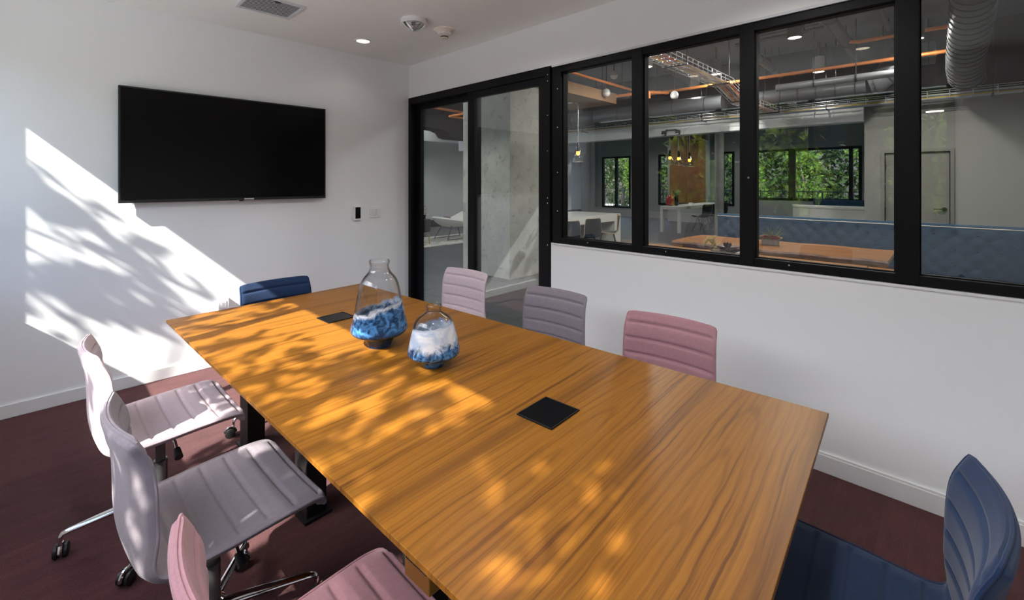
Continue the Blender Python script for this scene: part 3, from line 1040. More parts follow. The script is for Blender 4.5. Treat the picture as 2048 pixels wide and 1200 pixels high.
for k, (x, y) in enumerate(((-2.243, -2.66), (-2.225, -3.45))):
    lx, ly = tl(x, y)
    if k == 0:
        MB().box(lx - 0.006, lx + 0.01, ly - 0.030, ly + 0.030, 0.690, 0.712).build('edge_clip', STEEL, table, bevel=0.002)
        continue
    bo = MB().box(lx - 0.008, lx + 0.03, ly - 0.042, ly + 0.042, 0.650, 0.712).build('edge_bracket', BRASS, table, bevel=0.003)
    sl = MB()
    for q in (-0.034, -0.010, 0.014):
        sl.box(lx - 0.0095, lx - 0.008, ly + q, ly + q + 0.022, 0.690, 0.693)
    stuff(sl.build('bracket_slots', DARKMET, bo))
for k, (cx, cy) in enumerate(((-1.664, -1.848), (-1.645, -3.315))):
    lx, ly = tl(cx, cy)
    lid = MB().box(lx - 0.072, lx + 0.072, ly - 0.064, ly + 0.064, 0.7402, 0.7430).build('power_lid', LIDBLK, table, bevel=0.001)
    MB().frame('z', 0.7400, (lx - 0.076, ly - 0.068), (lx + 0.076, ly + 0.068), 0.004, 0.0042).build('lid_rim', GASKET, lid)

# ------------------------------------------------------------------ two glass vases
def vase(name, label, prof, th, m, loc, rz):
    p = catmull(prof, 5)
    out = [(r, z) for r, z in p]
    inner = [(max(r - th, 0.002), z) for r, z in p if z > 0.018]
    inner = inner + [(inner[-1][0] * 0.4, 0.016), (0.0005, 0.015)]
    lip = [(out[0][0] - th * 0.5, out[0][1] + th * 0.45)]
    foot = [(out[-1][0] * 0.85, 0.0), (out[-1][0] * 0.8, 0.004), (0.0005, 0.005)]
    full = list(reversed(inner)) + lip + out + foot
    o = MB().lathe(full, (0, 0, 0), 64).build(name, m, loc=loc, smooth=True, sharp=80)
    fix_normals(o)
    o.rotation_euler = (0, 0, rz)
    return tag(o, label, 'vase')


vase('glass_vase', 'tall clear glass vase with blue and white swirled base on the table',
     [(0.044, 0.383), (0.0455, 0.376), (0.0415, 0.36), (0.045, 0.34), (0.056, 0.322), (0.069, 0.307), (0.080, 0.288), (0.087, 0.265),
      (0.096, 0.22), (0.108, 0.155), (0.118, 0.11), (0.1235, 0.085), (0.122, 0.07), (0.110, 0.058), (0.085, 0.050), (0.070, 0.038),
      (0.056, 0.016), (0.0525, 0.006), (0.0515, 0.0)], 0.0045, VASE_T, (-1.713, -2.388, 0.7405), R(-50))
vase('glass_vase', 'short round glass vase with white and blue swirls, nearer the camera than the tall one',
     [(0.030, 0.243), (0.0315, 0.237), (0.029, 0.228), (0.031, 0.217), (0.042, 0.207), (0.060, 0.195), (0.072, 0.180), (0.080, 0.160),
      (0.0895, 0.124), (0.100, 0.080), (0.1035, 0.062), (0.101, 0.050), (0.085, 0.040), (0.060, 0.034), (0.050, 0.024), (0.040, 0.008), (0.038, 0.0)],
     0.004, VASE_S, (-1.675, -2.746, 0.7405), R(-60))

# ------------------------------------------------------------------ wall screen and wall plates
tv = thing('wall_screen_display', 'large black flat screen display mounted on the white wall', 'television', (-1.6735, 0.0, 1.741))
W2, H2 = 0.7315, 0.415
MB().box(-W2, W2, -0.058, -0.030, -H2, H2).build('bezel', BEZEL, tv, bevel=0.003)
MB().box(-W2 + 0.012, W2 - 0.012, -0.0605, -0.058, -H2 + 0.022, H2 - 0.012).build('screen', SCREEN, tv)
MB().box(-W2 + 0.05, W2 - 0.05, -0.030, -0.012, -H2 + 0.0, H2 - 0.1).build('rear_housing', BLACKPL, tv, bevel=0.006)
MB().box(-0.2, 0.2, -0.012, 0.0, -0.2, 0.2).build('wall_mount', DARKMET, tv)
MB().box(0.055, 0.125, -0.0625, -0.058, -H2 + 0.005, -H2 + 0.016).build('badge', SILVER, tv)
MB().box(0.02, 0.05, -0.056, -0.045, -H2 - 0.008, -H2).build('sensor', BLACKPL, tv)

ct = thing('touch_control_panel', 'small white framed black touch panel beside the light switch', 'control panel', (-0.603, 0, 1.165))
MB().box(-0.037, 0.037, -0.018, 0, -0.072, 0.072).build('housing', WPLASTIC, ct, bevel=0.004)
MB().box(-0.025, 0.029, -0.0195, -0.018, -0.052, 0.060).build('display', SCREEN, ct)
sw = thing('light_switch', 'white double rocker light switch on the wall near the glass door', 'light switch', (-0.405, 0, 1.168))
MB().box(-0.060, 0.060, -0.006, 0, -0.058, 0.058).build('plate', WPLASTIC, sw, bevel=0.002)
for x in (-0.024, 0.024):
    MB().obox((x, -0.0085, 0), (0.033, 0.006, 0.066), 0, R(3)).build('rocker', WPLASTIC, sw, bevel=0.001)
ol = thing('wall_outlet', 'white duplex power outlet low on the wall beyond the far table corner', 'power outlet', (-1.762, 0, 0.478))
MB().box(-0.036, 0.036, -0.045, 0, -0.062, 0.062).build('box', WPLASTIC, ol, bevel=0.002)
MB().box(-0.018, 0.018, -0.048, -0.045, -0.040, 0.040).build('receptacle', TRIMW, ol, bevel=0.001)
sl = MB()
for z in (0.02, -0.02):
    for x in (-0.006, 0.006):
        sl.box(x - 0.0012, x + 0.0012, -0.0486, -0.048, z - 0.002, z + 0.006)
    sl.cyl((0, -0.0486, z - 0.010), (0, -0.048, z - 0.010), 0.0024, 8)
stuff(sl.build('outlet_slots', BLACKPL, ol))

# ------------------------------------------------------------------ meeting room ceiling fittings
vt = thing('ceiling_air_vent', 'rectangular white slatted air vent in the ceiling above the screen', 'air vent', (-1.635, -0.735, HC))
MB().frame('z', -0.012, (-0.185, -0.17), (0.185, 0.17), 0.024, 0.012).build('frame', VENTM, vt, bevel=0.003)
MB().box(-0.165, 0.165, -0.15, 0.15, -0.002, 0.0).build('duct_opening', VENTD, vt)
for k in range(11):
    y = -0.135 + 0.027 * k
    MB().obox((0, y, -0.007), (0.326, 0.018, 0.0025), 0, R(12)).build('slat', VENTM, vt)
MB().box(-0.018, 0.018, -0.148, -0.142, -0.02, -0.010).build('damper_tab', DARKMET, vt)

st = thing('strobe_alarm', 'clear domed white alarm strobe on the ceiling', 'alarm', (-0.762, -1.235, HC))
MB().lathe([(0.098, 0.0), (0.100, -0.006), (0.100, -0.030), (0.094, -0.036)], (0, 0, 0), 40, False, True).build('base', WPLASTIC, st, smooth=True)
MB().lathe([(0.090, -0.036), (0.080, -0.048), (0.060, -0.066), (0.035, -0.082), (0.012, -0.090), (0.001, -0.091)], (0, 0, 0), 32).build('lens', CLEAR, st, smooth=True)
MB().lathe([(0.07, -0.037), (0.07, -0.040)], (0, 0, 0), 24, True, True).build('reflector', STEEL, st)
MB().cyl((-0.02, 0, -0.038), (-0.02, 0, -0.068), 0.010, 8).cyl((0.02, 0.01, -0.038), (0.02, 0.01, -0.064), 0.009, 8).build('flash_tube', BLACKPL, st)
sm = thing('smoke_detector', 'cream round smoke detector on the ceiling, right of the strobe', 'smoke detector', (-0.452, -1.219, HC))
MB().lathe([(0.092, 0.0), (0.090, -0.006), (0.060, -0.022), (0.056, -0.030)], (0, 0, 0), 36, False, True).build('base', CREAMPL, sm, smooth=True)
MB().lathe([(0.058, -0.028), (0.056, -0.042), (0.036, -0.054), (0.030, -0.056)], (0, 0, 0), 32, False, True).build('body', CREAMPL, sm, smooth=True)
MB().lathe([(0.033, -0.056), (0.033, -0.066)], (0, 0, 0), 12).build('sensor_slot', BLACKPL, sm)
MB().lathe([(0.036, -0.066), (0.030, -0.073), (0.001, -0.074)], (0, 0, 0), 24).build('cap', CREAMPL, sm, smooth=True)


def downlight(label, x, y, watts, parent_z=HC, r=0.075, group=None, spread=150):
    d = thing('recessed_downlight', label, 'ceiling light', (x, y, parent_z), group=group)
    MB().lathe([(r, 0.0), (r, -0.004), (r * 0.8, -0.006), (r * 0.72, -0.001)], (0, 0, 0), 32).build('trim_ring', WPLASTIC, d, smooth=True)
    MB().lathe([(r * 0.74, -0.0015), (0.001, -0.0015)], (0, 0, 0), 24).build('lens', LAMPW, d)
    ld = bpy.data.lights.new('downlight_lamp', 'SPOT')
    ld.energy = watts
    ld.color = (1.0, 0.975, 0.95)
    ld.spot_size = R(spread)
    ld.spot_blend = 0.6
    ld.shadow_soft_size = 0.05 if parent_z == HC else 0.3
    lo = bpy.data.objects.new('downlight_lamp', ld)
    COL.objects.link(lo)
    lo.parent = d
    lo.location = (0, 0, -0.03)
    return d


ROOMW = 38
downlight('lit round recessed downlight in the white ceiling near the screen wall', -0.78, -0.46, ROOMW * 0.04)
GD = 'meeting room downlights overhead'
for (x, y, w) in ((-0.78, -2.05, 0.6), (-0.78, -3.65, 1.15), (-2.5, -2.05, 0.6), (-2.5, -3.65, 1.2)):
    downlight('round recessed downlight overhead, outside the picture', x, y, ROOMW * w, group=GD)

# ------------------------------------------------------------------ lounge: services under the dark ceiling
def spiral_duct(label, pts, r, pitch=0.28, n=20, cap=None):
    o = pts[0]
    t = thing('air_duct', label, 'duct', o)
    loc = [tuple(Vector(p) - Vector(o)) for p in pts]
    MB().tube(loc, r, n).build('duct_body', DUCTM, t, smooth=True, sharp=50)
    rb = []
    for a, c in zip(loc[:-1], loc[1:]):
        a, c = Vector(a), Vector(c)
        ln = (c - a).length
        k = max(1, int(ln / pitch))
        d = (c - a).normalized()
        for i in range(k):
            q = a + (c - a) * ((i + 0.5) / k)
            MB().tube([q - d * 0.008, q + d * 0.008], r * 1.035, n).build('rib', DUCTR, t)
    return t


spiral_duct('long dark spiral air duct above the white soffit', [(6.3, -1.45, 3.0), (6.3, -3.3, 3.0)], 0.125, 0.24)
spiral_duct('fat duct elbow turning up from the end of the long spiral duct',
            [(6.3, -3.34, 3.02), (6.3, -3.45, 3.05), (6.32, -3.56, 3.17), (6.34, -3.66, 3.32), (6.36, -3.78, 3.39), (6.38, -4.1, 3.39)], 0.165, 0.16)
spiral_duct('large ribbed duct hanging at the right edge of the lounge ceiling',
            [(6.45, -4.42, 2.98), (6.05, -4.40, 3.05), (5.6, -4.40, 3.12), (4.9, -4.42, 3.3), (3.6, -4.45, 3.7)], 0.19, 0.12)
spiral_duct('dark duct running behind the wood ceiling panel', [(6.4, 5.4, 3.02), (6.4, -1.1, 3.02)], 0.17, 0.6)
for o_ in [q for q in COL.objects if q.name.startswith('air_duct')]:
    kids = [c for c in o_.children if c.name.startswith('rib')]
    for c in kids[1::4]:
        v0 = sum((Vector(v.co) for v in c.data.vertices), Vector()) / len(c.data.vertices)
        MB().cyl(v0 + Vector((0, 0, 0.1)), (v0.x, v0.y, 3.9 - o_.location.z), 0.006, 6).build('hanger_rod', DARKMET, o_)

GP = 'grey pipes under the lounge ceiling'
for (label, p0, p1, r) in (
        ('thick grey pipe crossing the lounge ceiling, widest of the grey pipes', (3.0, -3.12, 3.62), (7.0, -3.10, 3.62), 0.075),
        ('thin grey pipe right of the thick grey pipe', (3.4, -3.60, 3.72), (7.0, -3.60, 3.72), 0.035),
        ('thin grey pipe closest to the fourth window pane', (3.4, -3.75, 3.72), (7.0, -3.75, 3.72), 0.035),
        ('grey pipe slanting down left of the thick grey pipe', (4.6, -2.02, 3.5), (6.95, -1.95, 3.5), 0.06),
        ('short grey pipe run below the copper line', (5.6, -2.2, 3.02), (5.6, -3.7, 3.02), 0.055),
        ('wide grey ceiling pipe above the wood ceiling panel', (1.6, -0.9, 3.62), (6.9, -0.3, 3.62), 0.09)):
    v0 = Vector(p0)
    t = thing('ceiling_pipe', label, 'pipe', p0, group=GP)
    d = Vector(p1) - v0
    MB().cyl((0, 0, 0), d, r, 16).build('pipe', PIPEM, t, smooth=True)
    for k in (0.35, 0.7):
        q = d * k
        n = d.normalized()
        MB().tube([q - n * 0.012, q + n * 0.012], r * 1.12, 16).build('clamp', DARKMET, t)
        MB().cyl(q + Vector((0, 0, r)), q + Vector((0, 0, 3.9 - (v0 + q).z)), 0.006, 6).build('hanger_rod', DARKMET, t)


def copper(label, runs, r=0.028):
    t = thing('copper_pipe', label, 'pipe', runs[0][0], group='orange copper pipes under the lounge ceiling')
    o = Vector(runs[0][0])
    for pts in runs:
        MB().tube([tuple(Vector(p) - o) for p in pts], r, 10).build('pipe', COPPER, t, smooth=True)
        for a, c in zip(pts[:-1], pts[1:]):
            a, c = Vector(a) - o, Vector(c) - o
            d = (c - a)
            if d.length > 0.5:
                for k in (0.2, 0.55, 0.9):
                    q = a + d * k
                    n = d.normalized()
                    MB().tube([q - n * 0.02, q + n * 0.02], r * 1.2, 10).build('coupling', COPPER, t, smooth=True)
                q = a + d * 0.4
                MB().cyl(q, q + Vector((0, 0, 3.9 - (o + q).z)), 0.005, 5).build('hanger_rod', DARKMET, t)
    return t


copper('orange copper pipe running along the lounge behind all the window panes', [[(5.97, 0.36, 3.3), (5.97, -4.6, 3.3)]])
copper('orange copper pipe crossing the first window pane above the wood ceiling panel', [[(1.6, 0.27, 3.3), (5.92, 0.28, 3.3)]], 0.024)
copper('short orange copper branch right of the wood ceiling panel', [[(5.1, 0.75, 3.18), (5.3, -0.1, 3.2), (5.9, -0.2, 3.26)], [(5.3, -0.1, 3.2), (5.3, -0.1, 3.08)]], 0.03)
copper('orange copper stub with bend near the right window pane', [[(5.4, -3.2, 3.52), (5.4, -3.3, 3.50), (5.4, -4.3, 3.50)]], 0.025)
copper('orange copper pipes high behind the left door leaf', [[(2.2, 3.1, 2.96), (3.6, 3.05, 2.92)], [(2.9, 3.0, 2.80), (3.4, 3.0, 2.80)], [(2.9, 3.0, 2.80), (3.3, 2.6, 2.9)]], 0.022)


def basket_tray(label, pts, w, hgt, cables, step=0.16):
    o = Vector(pts[0])
    t = thing('cable_tray', label, 'cable tray', pts[0])
    P = [Vector(p) - o for p in pts]
    def side(i):
        a = P[max(i - 1, 0)]
        b = P[min(i + 1, len(P) - 1)]
        d = b - a
        s = Vector((d.y, -d.x, 0))
        return s.normalized()
    S = [side(i) for i in range(len(P))]
    for off, z in ((-w / 2, 0), (-w / 2, hgt / 2), (-w / 2, hgt), (w / 2, 0), (w / 2, hgt / 2), (w / 2, hgt), (0, 0), (-w / 4, 0), (w / 4, 0)):
        MB().tube([p + s * off + Vector((0, 0, z)) for p, s in zip(P, S)], 0.0058, 5).build('long_wire', TRAYM, t)
    rg = MB()
    for i in range(len(P) - 1):
        ln = (P[i + 1] - P[i]).length
        k = max(1, int(ln / step))
        for q in range(k):
            c = P[i].lerp(P[i + 1], q / k)
            s = S[i]
            rg.tube([c - s * w / 2 + Vector((0, 0, hgt)), c - s * w / 2, c + s * w / 2, c + s * w / 2 + Vector((0, 0, hgt))], 0.0045, 4)
    stuff(rg.build('cross_wires', TRAYM, t))
    for k, (colr, off, z) in enumerate(cables):
        nm = 'cable_%s' % colr
        if nm not in MATS:
            mat(nm, {'white': (.7, .7, .7), 'yellow': (.75, .50, .05), 'orange': (.75, .22, .03), 'purple': (.22, .10, .25), 'red': (.5, .05, .05), 'grey': (.3, .3, .3)}[colr], 0.5)
        fine = []
        for i in range(len(P) - 1):
            for q in range(6):
                c = P[i].lerp(P[i + 1], q / 6)
                fine.append(c + S[i] * (off + random.uniform(-0.012, 0.012)) + Vector((0, 0, z + random.uniform(0, 0.012))))
        fine.append(P[-1] + S[-1] * off + Vector((0, 0, z)))
        MB().tube(fine, 0.009, 5).build('cable', MATS[nm], t, smooth=True)
    for i in range(1, len(P)):
        c = P[i].lerp(P[i - 1], 0.15)
        zt = 3.9 - (o + c).z
        h = MB().cyl(c + S[i] * (w / 2 + 0.02), c + S[i] * (w / 2 + 0.02) + Vector((0, 0, zt)), 0.006, 6)
        h.cyl(c - S[i] * (w / 2 + 0.03) - Vector((0, 0, 0.01)), c + S[i] * (w / 2 + 0.03) - Vector((0, 0, 0.01)), 0.012, 6)
        h.build('hanger', DARKMET, t)
    return t


cb = [('white', -.10, .02), ('yellow', -.06, .015), ('orange', -.03, .02), ('white', 0, .02), ('purple', .03, .015), ('yellow', .05, .03), ('white', .08, .02), ('red', .10, .015), ('orange', .02, .035), ('grey', -.08, .03)]
basket_tray('wire cable tray full of coloured cables crossing the second window pane', [(1.4, -1.75, 2.95), (3.0, -1.75, 2.95), (4.5, -1.75, 2.95), (5.0, -1.84, 2.74), (6.66, -1.90, 2.74)], 0.27, 0.10, cb)
basket_tray('wire cable tray running along the top of the white soffit', [(6.84, 5.0, 2.76), (6.84, 2.0, 2.76), (6.84, -1.0, 2.76), (6.84, -3.0, 2.76), (6.84, -5.0, 2.76)], 0.2, 0.12,
            [('white', -.05, .03), ('yellow', .03, .015), ('orange', -.02, .012), ('white', .06, .05), ('grey', 0, .04)], 0.24)

# small steel channels under the ceiling
for (label, p0, p1) in (('steel strut channel high in the third window pane', (3.6, -1.75, 3.55), (3.9, -3.3, 3.55)),
                        ('second steel strut channel, lower in the third window pane', (4.7, -1.85, 3.6), (4.7, -3.0, 3.6))):
    v0 = Vector(p0)
    d = Vector(p1) - v0
    t = thing('strut_channel', label, 'ceiling strut', p0)
    MB().tube([(0, 0, 0), d], 0.028, 4).build('channel', PIPEM, t)
    MB().tube([Vector((0, 0, 0.07)) + d * 0.1, d * 0.95 + Vector((0, 0, 0.07))], 0.012, 6).build('conduit', PIPEM, t)
    for k in (0.2, 0.8):
        MB().cyl(d * k, d * k + Vector((0, 0, 3.9 - v0.z)), 0.006, 6).build('hanger_rod', DARKMET, t)


def cylinder_light(label, x, y, z, m, watts):
    t = thing('cylinder_ceiling_light', label, 'ceiling light', (x, y, z), group='cylinder lights under the lounge ceiling')
    MB().lathe([(0.088, 0.26), (0.09, 0.25), (0.09, 0.0), (0.082, 0.0), (0.082, 0.012)], (0, 0, 0), 28, True).build('housing', m, t, smooth=True, sharp=50)
    MB().lathe([(0.083, 0.006), (0.001, 0.006)], (0, 0, 0), 24).build('lens', LAMPW, t)
    MB().cyl((0, 0, 0.25), (0, 0, 3.9 - z), 0.02, 10).build('stem', DARKMET, t)
    ld = bpy.data.lights.new('cylinder_lamp', 'AREA')
    ld.shape = 'DISK'
    ld.size = 0.15
    ld.energy = watts
    ld.color = (1.0, 0.94, 0.86)
    lo = bpy.data.objects.new('cylinder_lamp', ld)
    COL.objects.link(lo)
    lo.parent = t
    lo.location = (0, 0, -0.02)


LW = 45
cylinder_light('dark cylinder light at the top of the third window pane', 4.38, -2.72, 3.45, DUCTM, LW)
cylinder_light('white cylinder light hanging in the middle of the third window pane', 6.55, -2.62, 3.38, WPLASTIC, LW * 0.12)
cylinder_light('white cylinder light at the upper left of the second window pane', 4.24, -0.61, 3.4, WPLASTIC, LW)
cylinder_light('white cylinder light below the cable tray in the second window pane', 6.5, -0.5, 3.4, WPLASTIC, LW * 0.12)
cylinder_light('dark cylinder light right of the cable tray in the second window pane', 5.67, -1.216, 3.42, DUCTM, LW)
cylinder_light('dark cylinder light behind the rightmost window pane', 5.4, -3.92, 3.4, DUCTM, LW)
for (x, y, w) in ((2.4, -3.3, 180), (2.6, -1.5, 110), (3.8, -4.6, 80), (0.45, 1.3, 420), (1.6, 3.8, 160), (4.8, 5.0, 200), (5.0, 7.25, 90), (9.5, -1.6, 150), (9.5, 2.2, 150), (12.2, 0.9, 160), (12.2, 3.8, 120), (9.6, 5.5, 150)):  # unseen fill lamps, added to brighten the lounge and its nook
    downlight('unseen ceiling lamp added to brighten the lounge', x, y, w, 3.9 if x < 7 else 3.42, 0.09, 'added lounge fill lamps', 165)

sp_pos = [('white dome speaker hanging above the wood ceiling panel', 4.53, 0.36, 3.1), ('small white dome near the dark ceiling in the first window pane', 4.52, 0.19, 3.4),
          ('white dome speaker on a rod left of the cable tray in the second pane', 5.13, -0.68, 3.0)]
for (label, x, y, z) in sp_pos:
    t = thing('pendant_speaker', label, 'speaker', (x, y, z), group='dome speakers under the lounge ceiling')
    MB().lathe([(0.02, 0.12), (0.05, 0.10), (0.070, 0.06), (0.070, 0.03)], (0, 0, 0), 20, True).build('shroud', GREYPL, t, smooth=True)
    MB().lathe([(0.070, 0.03), (0.058, -0.005), (0.03, -0.028), (0.001, -0.032)], (0, 0, 0), 20).build('dome', WPLASTIC, t, smooth=True)
    MB().cyl((0, 0, 0.12), (0, 0, 3.9 - z), 0.008, 8).build('rod', DARKMET, t)

# wood ceiling box
wb = thing('wood_ceiling_panel', 'dropped oak ceiling panel hanging above the stone communal table', 'ceiling panel', (3.0, 0.96, 3.0))
MB().box(-1.9, 2.0, -0.53, 0.53, 0.0, 0.20).build('box', CEILWOOD, wb)
for (x, y) in ((0.75, -0.12), (1.25, 0.05)):
    MB().lathe([(0.07, -0.003), (0.001, -0.003)], (x, y, 0), 18).build('recessed_light', LAMPW if x < 1 else WPLASTIC, wb)
for (x, y) in ((-1.6, -0.4), (1.7, -0.4), (1.7, 0.4), (-1.6, 0.4)):
    MB().cyl((x, y, 0.2), (x, y, 0.9), 0.006, 6).build('hanger_rod', DARKMET, wb)


# pendants
def pendant(label, x, y, zt, zc):
    t = thing('glass_pendant', label, 'pendant lamp', (x, y, zt), group='clear glass pendant lamps in the lounge')
    MB().cyl((0, 0, 0.07), (0, 0, zc - zt - 0.02), 0.006, 6).build('cord', STEEL, t)
    MB().lathe([(0.055, zc - zt), (0.055, zc - zt - 0.02), (0.012, zc - zt - 0.03)], (0, 0, 0), 18, True, True).build('canopy', STEEL, t, smooth=True)
    MB().lathe([(0.012, 0.08), (0.030, 0.06), (0.034, 0.0), (0.028, -0.05), (0.028, -0.09)], (0, 0, 0), 16, True, True).build('socket', DARKMET, t, smooth=True)
    MB().lathe([(0.034, 0.0), (0.055, -0.06), (0.085, -0.16), (0.108, -0.26), (0.106, -0.285), (0.10, -0.29), (0.102, -0.26), (0.08, -0.16), (0.05, -0.06), (0.03, -0.0)], (0, 0, 0), 24).build('shade', PENDG, t, smooth=True)
    MB().tube([(0.104 * math.cos(2 * PI * i / 20), 0.104 * math.sin(2 * PI * i / 20), -0.288) for i in range(21)], 0.005, 6).build('shade_rim', STEEL, t, smooth=True)
    MB().sphere((0, 0, -0.125), 0.040, 14, 1.15).build('bulb', LAMPB, t, smooth=True)


pendant('clear glass pendant lamp on a long rod, alone in the first window pane', 4.3, 0.84, 2.15, 3.0)
pendant('clear glass pendant lamp cut by the left edge of the first window pane', 3.75, 0.98, 2.05, 3.0)
pendant('leftmost of the three clear glass pendants in the second window pane', 8.40, 0.91, 2.22, 3.42)
pendant('middle of the three clear glass pendants in the second window pane', 8.56, 0.75, 2.20, 3.42)
pendant('rightmost of the three clear glass pendants in the second window pane', 8.78, 0.56, 2.16, 3.42)

# emergency light
EMERG = mat('emergency_light_grey', (0.10, 0.10, 0.10), 0.4)
el = thing('emergency_light', 'twin head emergency light on the white soffit', 'emergency light', (6.98, 0.21, 2.60))
MB().box(-0.05, 0, -0.13, 0.13, 0.015, 0.05).build('housing', EMERG, el, bevel=0.008)
for y in (-0.16, 0.16):
    hd = MB().obox((-0.05, y, -0.03), (0.09, 0.09, 0.09), 0, 0, R(20)).build('lamp_head', EMERG, el, bevel=0.012)
    MB().obox((-0.093, y, -0.045), (0.006, 0.07, 0.07), 0, 0, R(20)).build('lens', WPLASTIC, hd)
# vent grille on the far wall, slot light on the door wall
vg = thing('wall_vent_grille', 'dark vent grille high on the far lounge wall', 'air vent', (14.5, -0.64, 3.13))
MB().frame('x', -0.02, (-0.24, -0.10), (0.24, 0.10), 0.02, 0.02).build('frame', GREYPL, vg)
MB().box(-0.008, 0, -0.22, 0.22, -0.08, 0.08).build('back', VENTD, vg)
for k in range(5):
    MB().box(-0.016, -0.008, -0.22, 0.22, -0.07 + 0.032 * k, -0.06 + 0.032 * k).build('slat', GREYPL, vg)
sl = thing('slot_light', 'short glowing slot light above the grey door', 'wall light', (7.1, -4.08, 2.60))
MB().box(-0.012, 0, -0.11, 0.11, -0.016, 0.016).build('housing', WPLASTIC, sl, bevel=0.002)
MB().box(-0.015, -0.012, -0.10, 0.10, -0.010, 0.010).build('diffuser', LAMPW, sl)


# ------------------------------------------------------------------ lounge furniture
ct1 = thing('communal_table', 'white stone communal table seen through the first window pane', 'table', (5.0, 1.75, 0))
MB().box(-1.4, 1.35, -0.62, 0.62, 0.60, 0.755).build('top', COUNTER, ct1, bevel=0.004)
MB().box(1.10, 1.35, -0.62, 0.62, 0, 0.60).build('end_panel', COUNTER, ct1, bevel=0.004)
MB().box(-1.4, -1.3, -0.62, 0.62, 0, 0.60).build('end_panel', COUNTER, ct1, bevel=0.004)
MB().box(-1.3, 1.10, 0.3, 0.36, 0, 0.60).build('back_panel', LWHITE, ct1)


def shell_chair(label, loc, rz, proto=None):
    t = thing('shell_chair', label, 'chair', loc, rz, 'black shell chairs at the communal table')
    prof = catmull([(0.22, 0.435), (0.15, 0.45), (0.0, 0.435), (-0.13, 0.432), (-0.19, 0.47), (-0.21, 0.55), (-0.225, 0.68), (-0.24, 0.80)], 5)
    n = len(prof)
    b = MB()
    def pt(i, t_, off):
        x, z = prof[i]
        f = i / (n - 1)
        hw = 0.22 if f < 0.7 else 0.22 - 0.03 * ((f - 0.7) / 0.3) ** 2
        cur = 0.05 * t_ * t_ * max(0, (f - 0.45) / 0.55)
        a, c = prof[max(i - 1, 0)], prof[min(i + 1, n - 1)]
        d = np.array([c[0] - a[0], c[1] - a[1]])
        d /= np.hypot(*d)
        return (x + cur - d[1] * off, hw * t_ * (1 if 0 < i < n - 1 else 0.86), z + d[0] * off + 0.015 * t_ * t_ * (1 - f))
    m = 8
    for off in (0.006, -0.006):
        b.add([pt(i, 2 * j / m - 1, off) for i in range(n) for j in range(m + 1)],
              [(i * (m + 1) + j, (i + 1) * (m + 1) + j, (i + 1) * (m + 1) + j + 1, i * (m + 1) + j + 1) for i in range(n - 1) for j in range(m)])
    sh = b.build('shell', SHELLBLK, t, smooth=True)
    rim = [pt(i, -1, 0) for i in range(n)] + [pt(n - 1, 2 * j / m - 1, 0) for j in range(1, m)] + [pt(i, 1, 0) for i in range(n - 1, -1, -1)]
    MB().tube(rim, 0.0075, 5).build('ply_rim', PLYEDGE, sh, smooth=True)
    for (x, y) in ((0.16, 0.17), (0.16, -0.17), (-0.16, 0.17), (-0.16, -0.17)):
        MB().cyl((x * 0.7, y * 0.7, 0.425), (x * 1.35, y * 1.25, 0.0), 0.010, 8).build('leg', WIREBLK, t, smooth=True)
    MB().cyl((0.11, 0.11, 0.424), (-0.11, -0.11, 0.424), 0.010, 6).cyl((0.11, -0.11, 0.424), (-0.11, 0.11, 0.424), 0.010, 6).build('cross_brace', WIREBLK, t)
    return t


shell_chair('black shell chair at the stone communal table, leftmost of three', (3.62, 0.66, 0), R(78))
shell_chair('black shell chair at the stone communal table, middle of three', (4.35, 0.70, 0), R(80))
shell_chair('black shell chair seen side on at the right end of the stone communal table', (5.28, 0.80, 0), R(120))

ct2 = thing('stone_counter', 'white stone counter with waterfall end, far back in the second window pane', 'counter', (11.5, 1.75, 0))
MB().box(-1.6, 1.9, -0.45, 0.15, 0.67, 0.76).build('top', COUNTER, ct2, bevel=0.004)
for x in (-1.6, 1.8):
    for y in (-0.45, 0.07):
        MB().box(x, x + 0.10, y, y + 0.08, 0, 0.67).build('end_post', COUNTER, ct2, bevel=0.004)


def wire_chair(label, loc, rz):
    t = thing('wire_leg_chair', label, 'chair', loc, rz, 'black wire leg chairs at the far counter')
    prof = catmull([(0.22, 0.43), (0.12, 0.45), (-0.05, 0.43), (-0.17, 0.46), (-0.22, 0.56), (-0.25, 0.70), (-0.27, 0.82)], 4)
    n, m = len(prof), 6
    b = MB()
    def pt(i, t_, off):
        x, z = prof[i]
        f = i / (n - 1)
        return (x + 0.08 * t_ * t_ * f - off, 0.23 * t_ * (1 if 0 < i < n - 1 else 0.8), z + 0.05 * t_ * t_ * (1 - f) + off)
    for off in (0.005, -0.005):
        b.add([pt(i, 2 * j / m - 1, off) for i in range(n) for j in range(m + 1)],
              [(i * (m + 1) + j, (i + 1) * (m + 1) + j, (i + 1) * (m + 1) + j + 1, i * (m + 1) + j + 1) for i in range(n - 1) for j in range(m)])
    b.build('shell', SHELLBLK, t, smooth=True)
    for (sx, sy) in ((1, 1), (1, -1), (-1, 1), (-1, -1)):
        MB().cyl((0.08 * sx, 0.09 * sy, 0.42), (0.2 * sx, 0.21 * sy, 0), 0.007, 6).build('leg', WIREBLK, t)
    w = MB()
    for sx in (1, -1):
        w.cyl((0.08 * sx, 0.09, 0.42), (0.19 * sx, -0.2, 0.06), 0.005, 5).cyl((0.08 * sx, -0.09, 0.42), (0.19 * sx, 0.2, 0.06), 0.005, 5)
    for sy in (1, -1):
        w.cyl((0.08, 0.09 * sy, 0.42), (-0.19, 0.2 * sy, 0.06), 0.005, 5)
    w.build('wire_brace', WIREBLK, t)


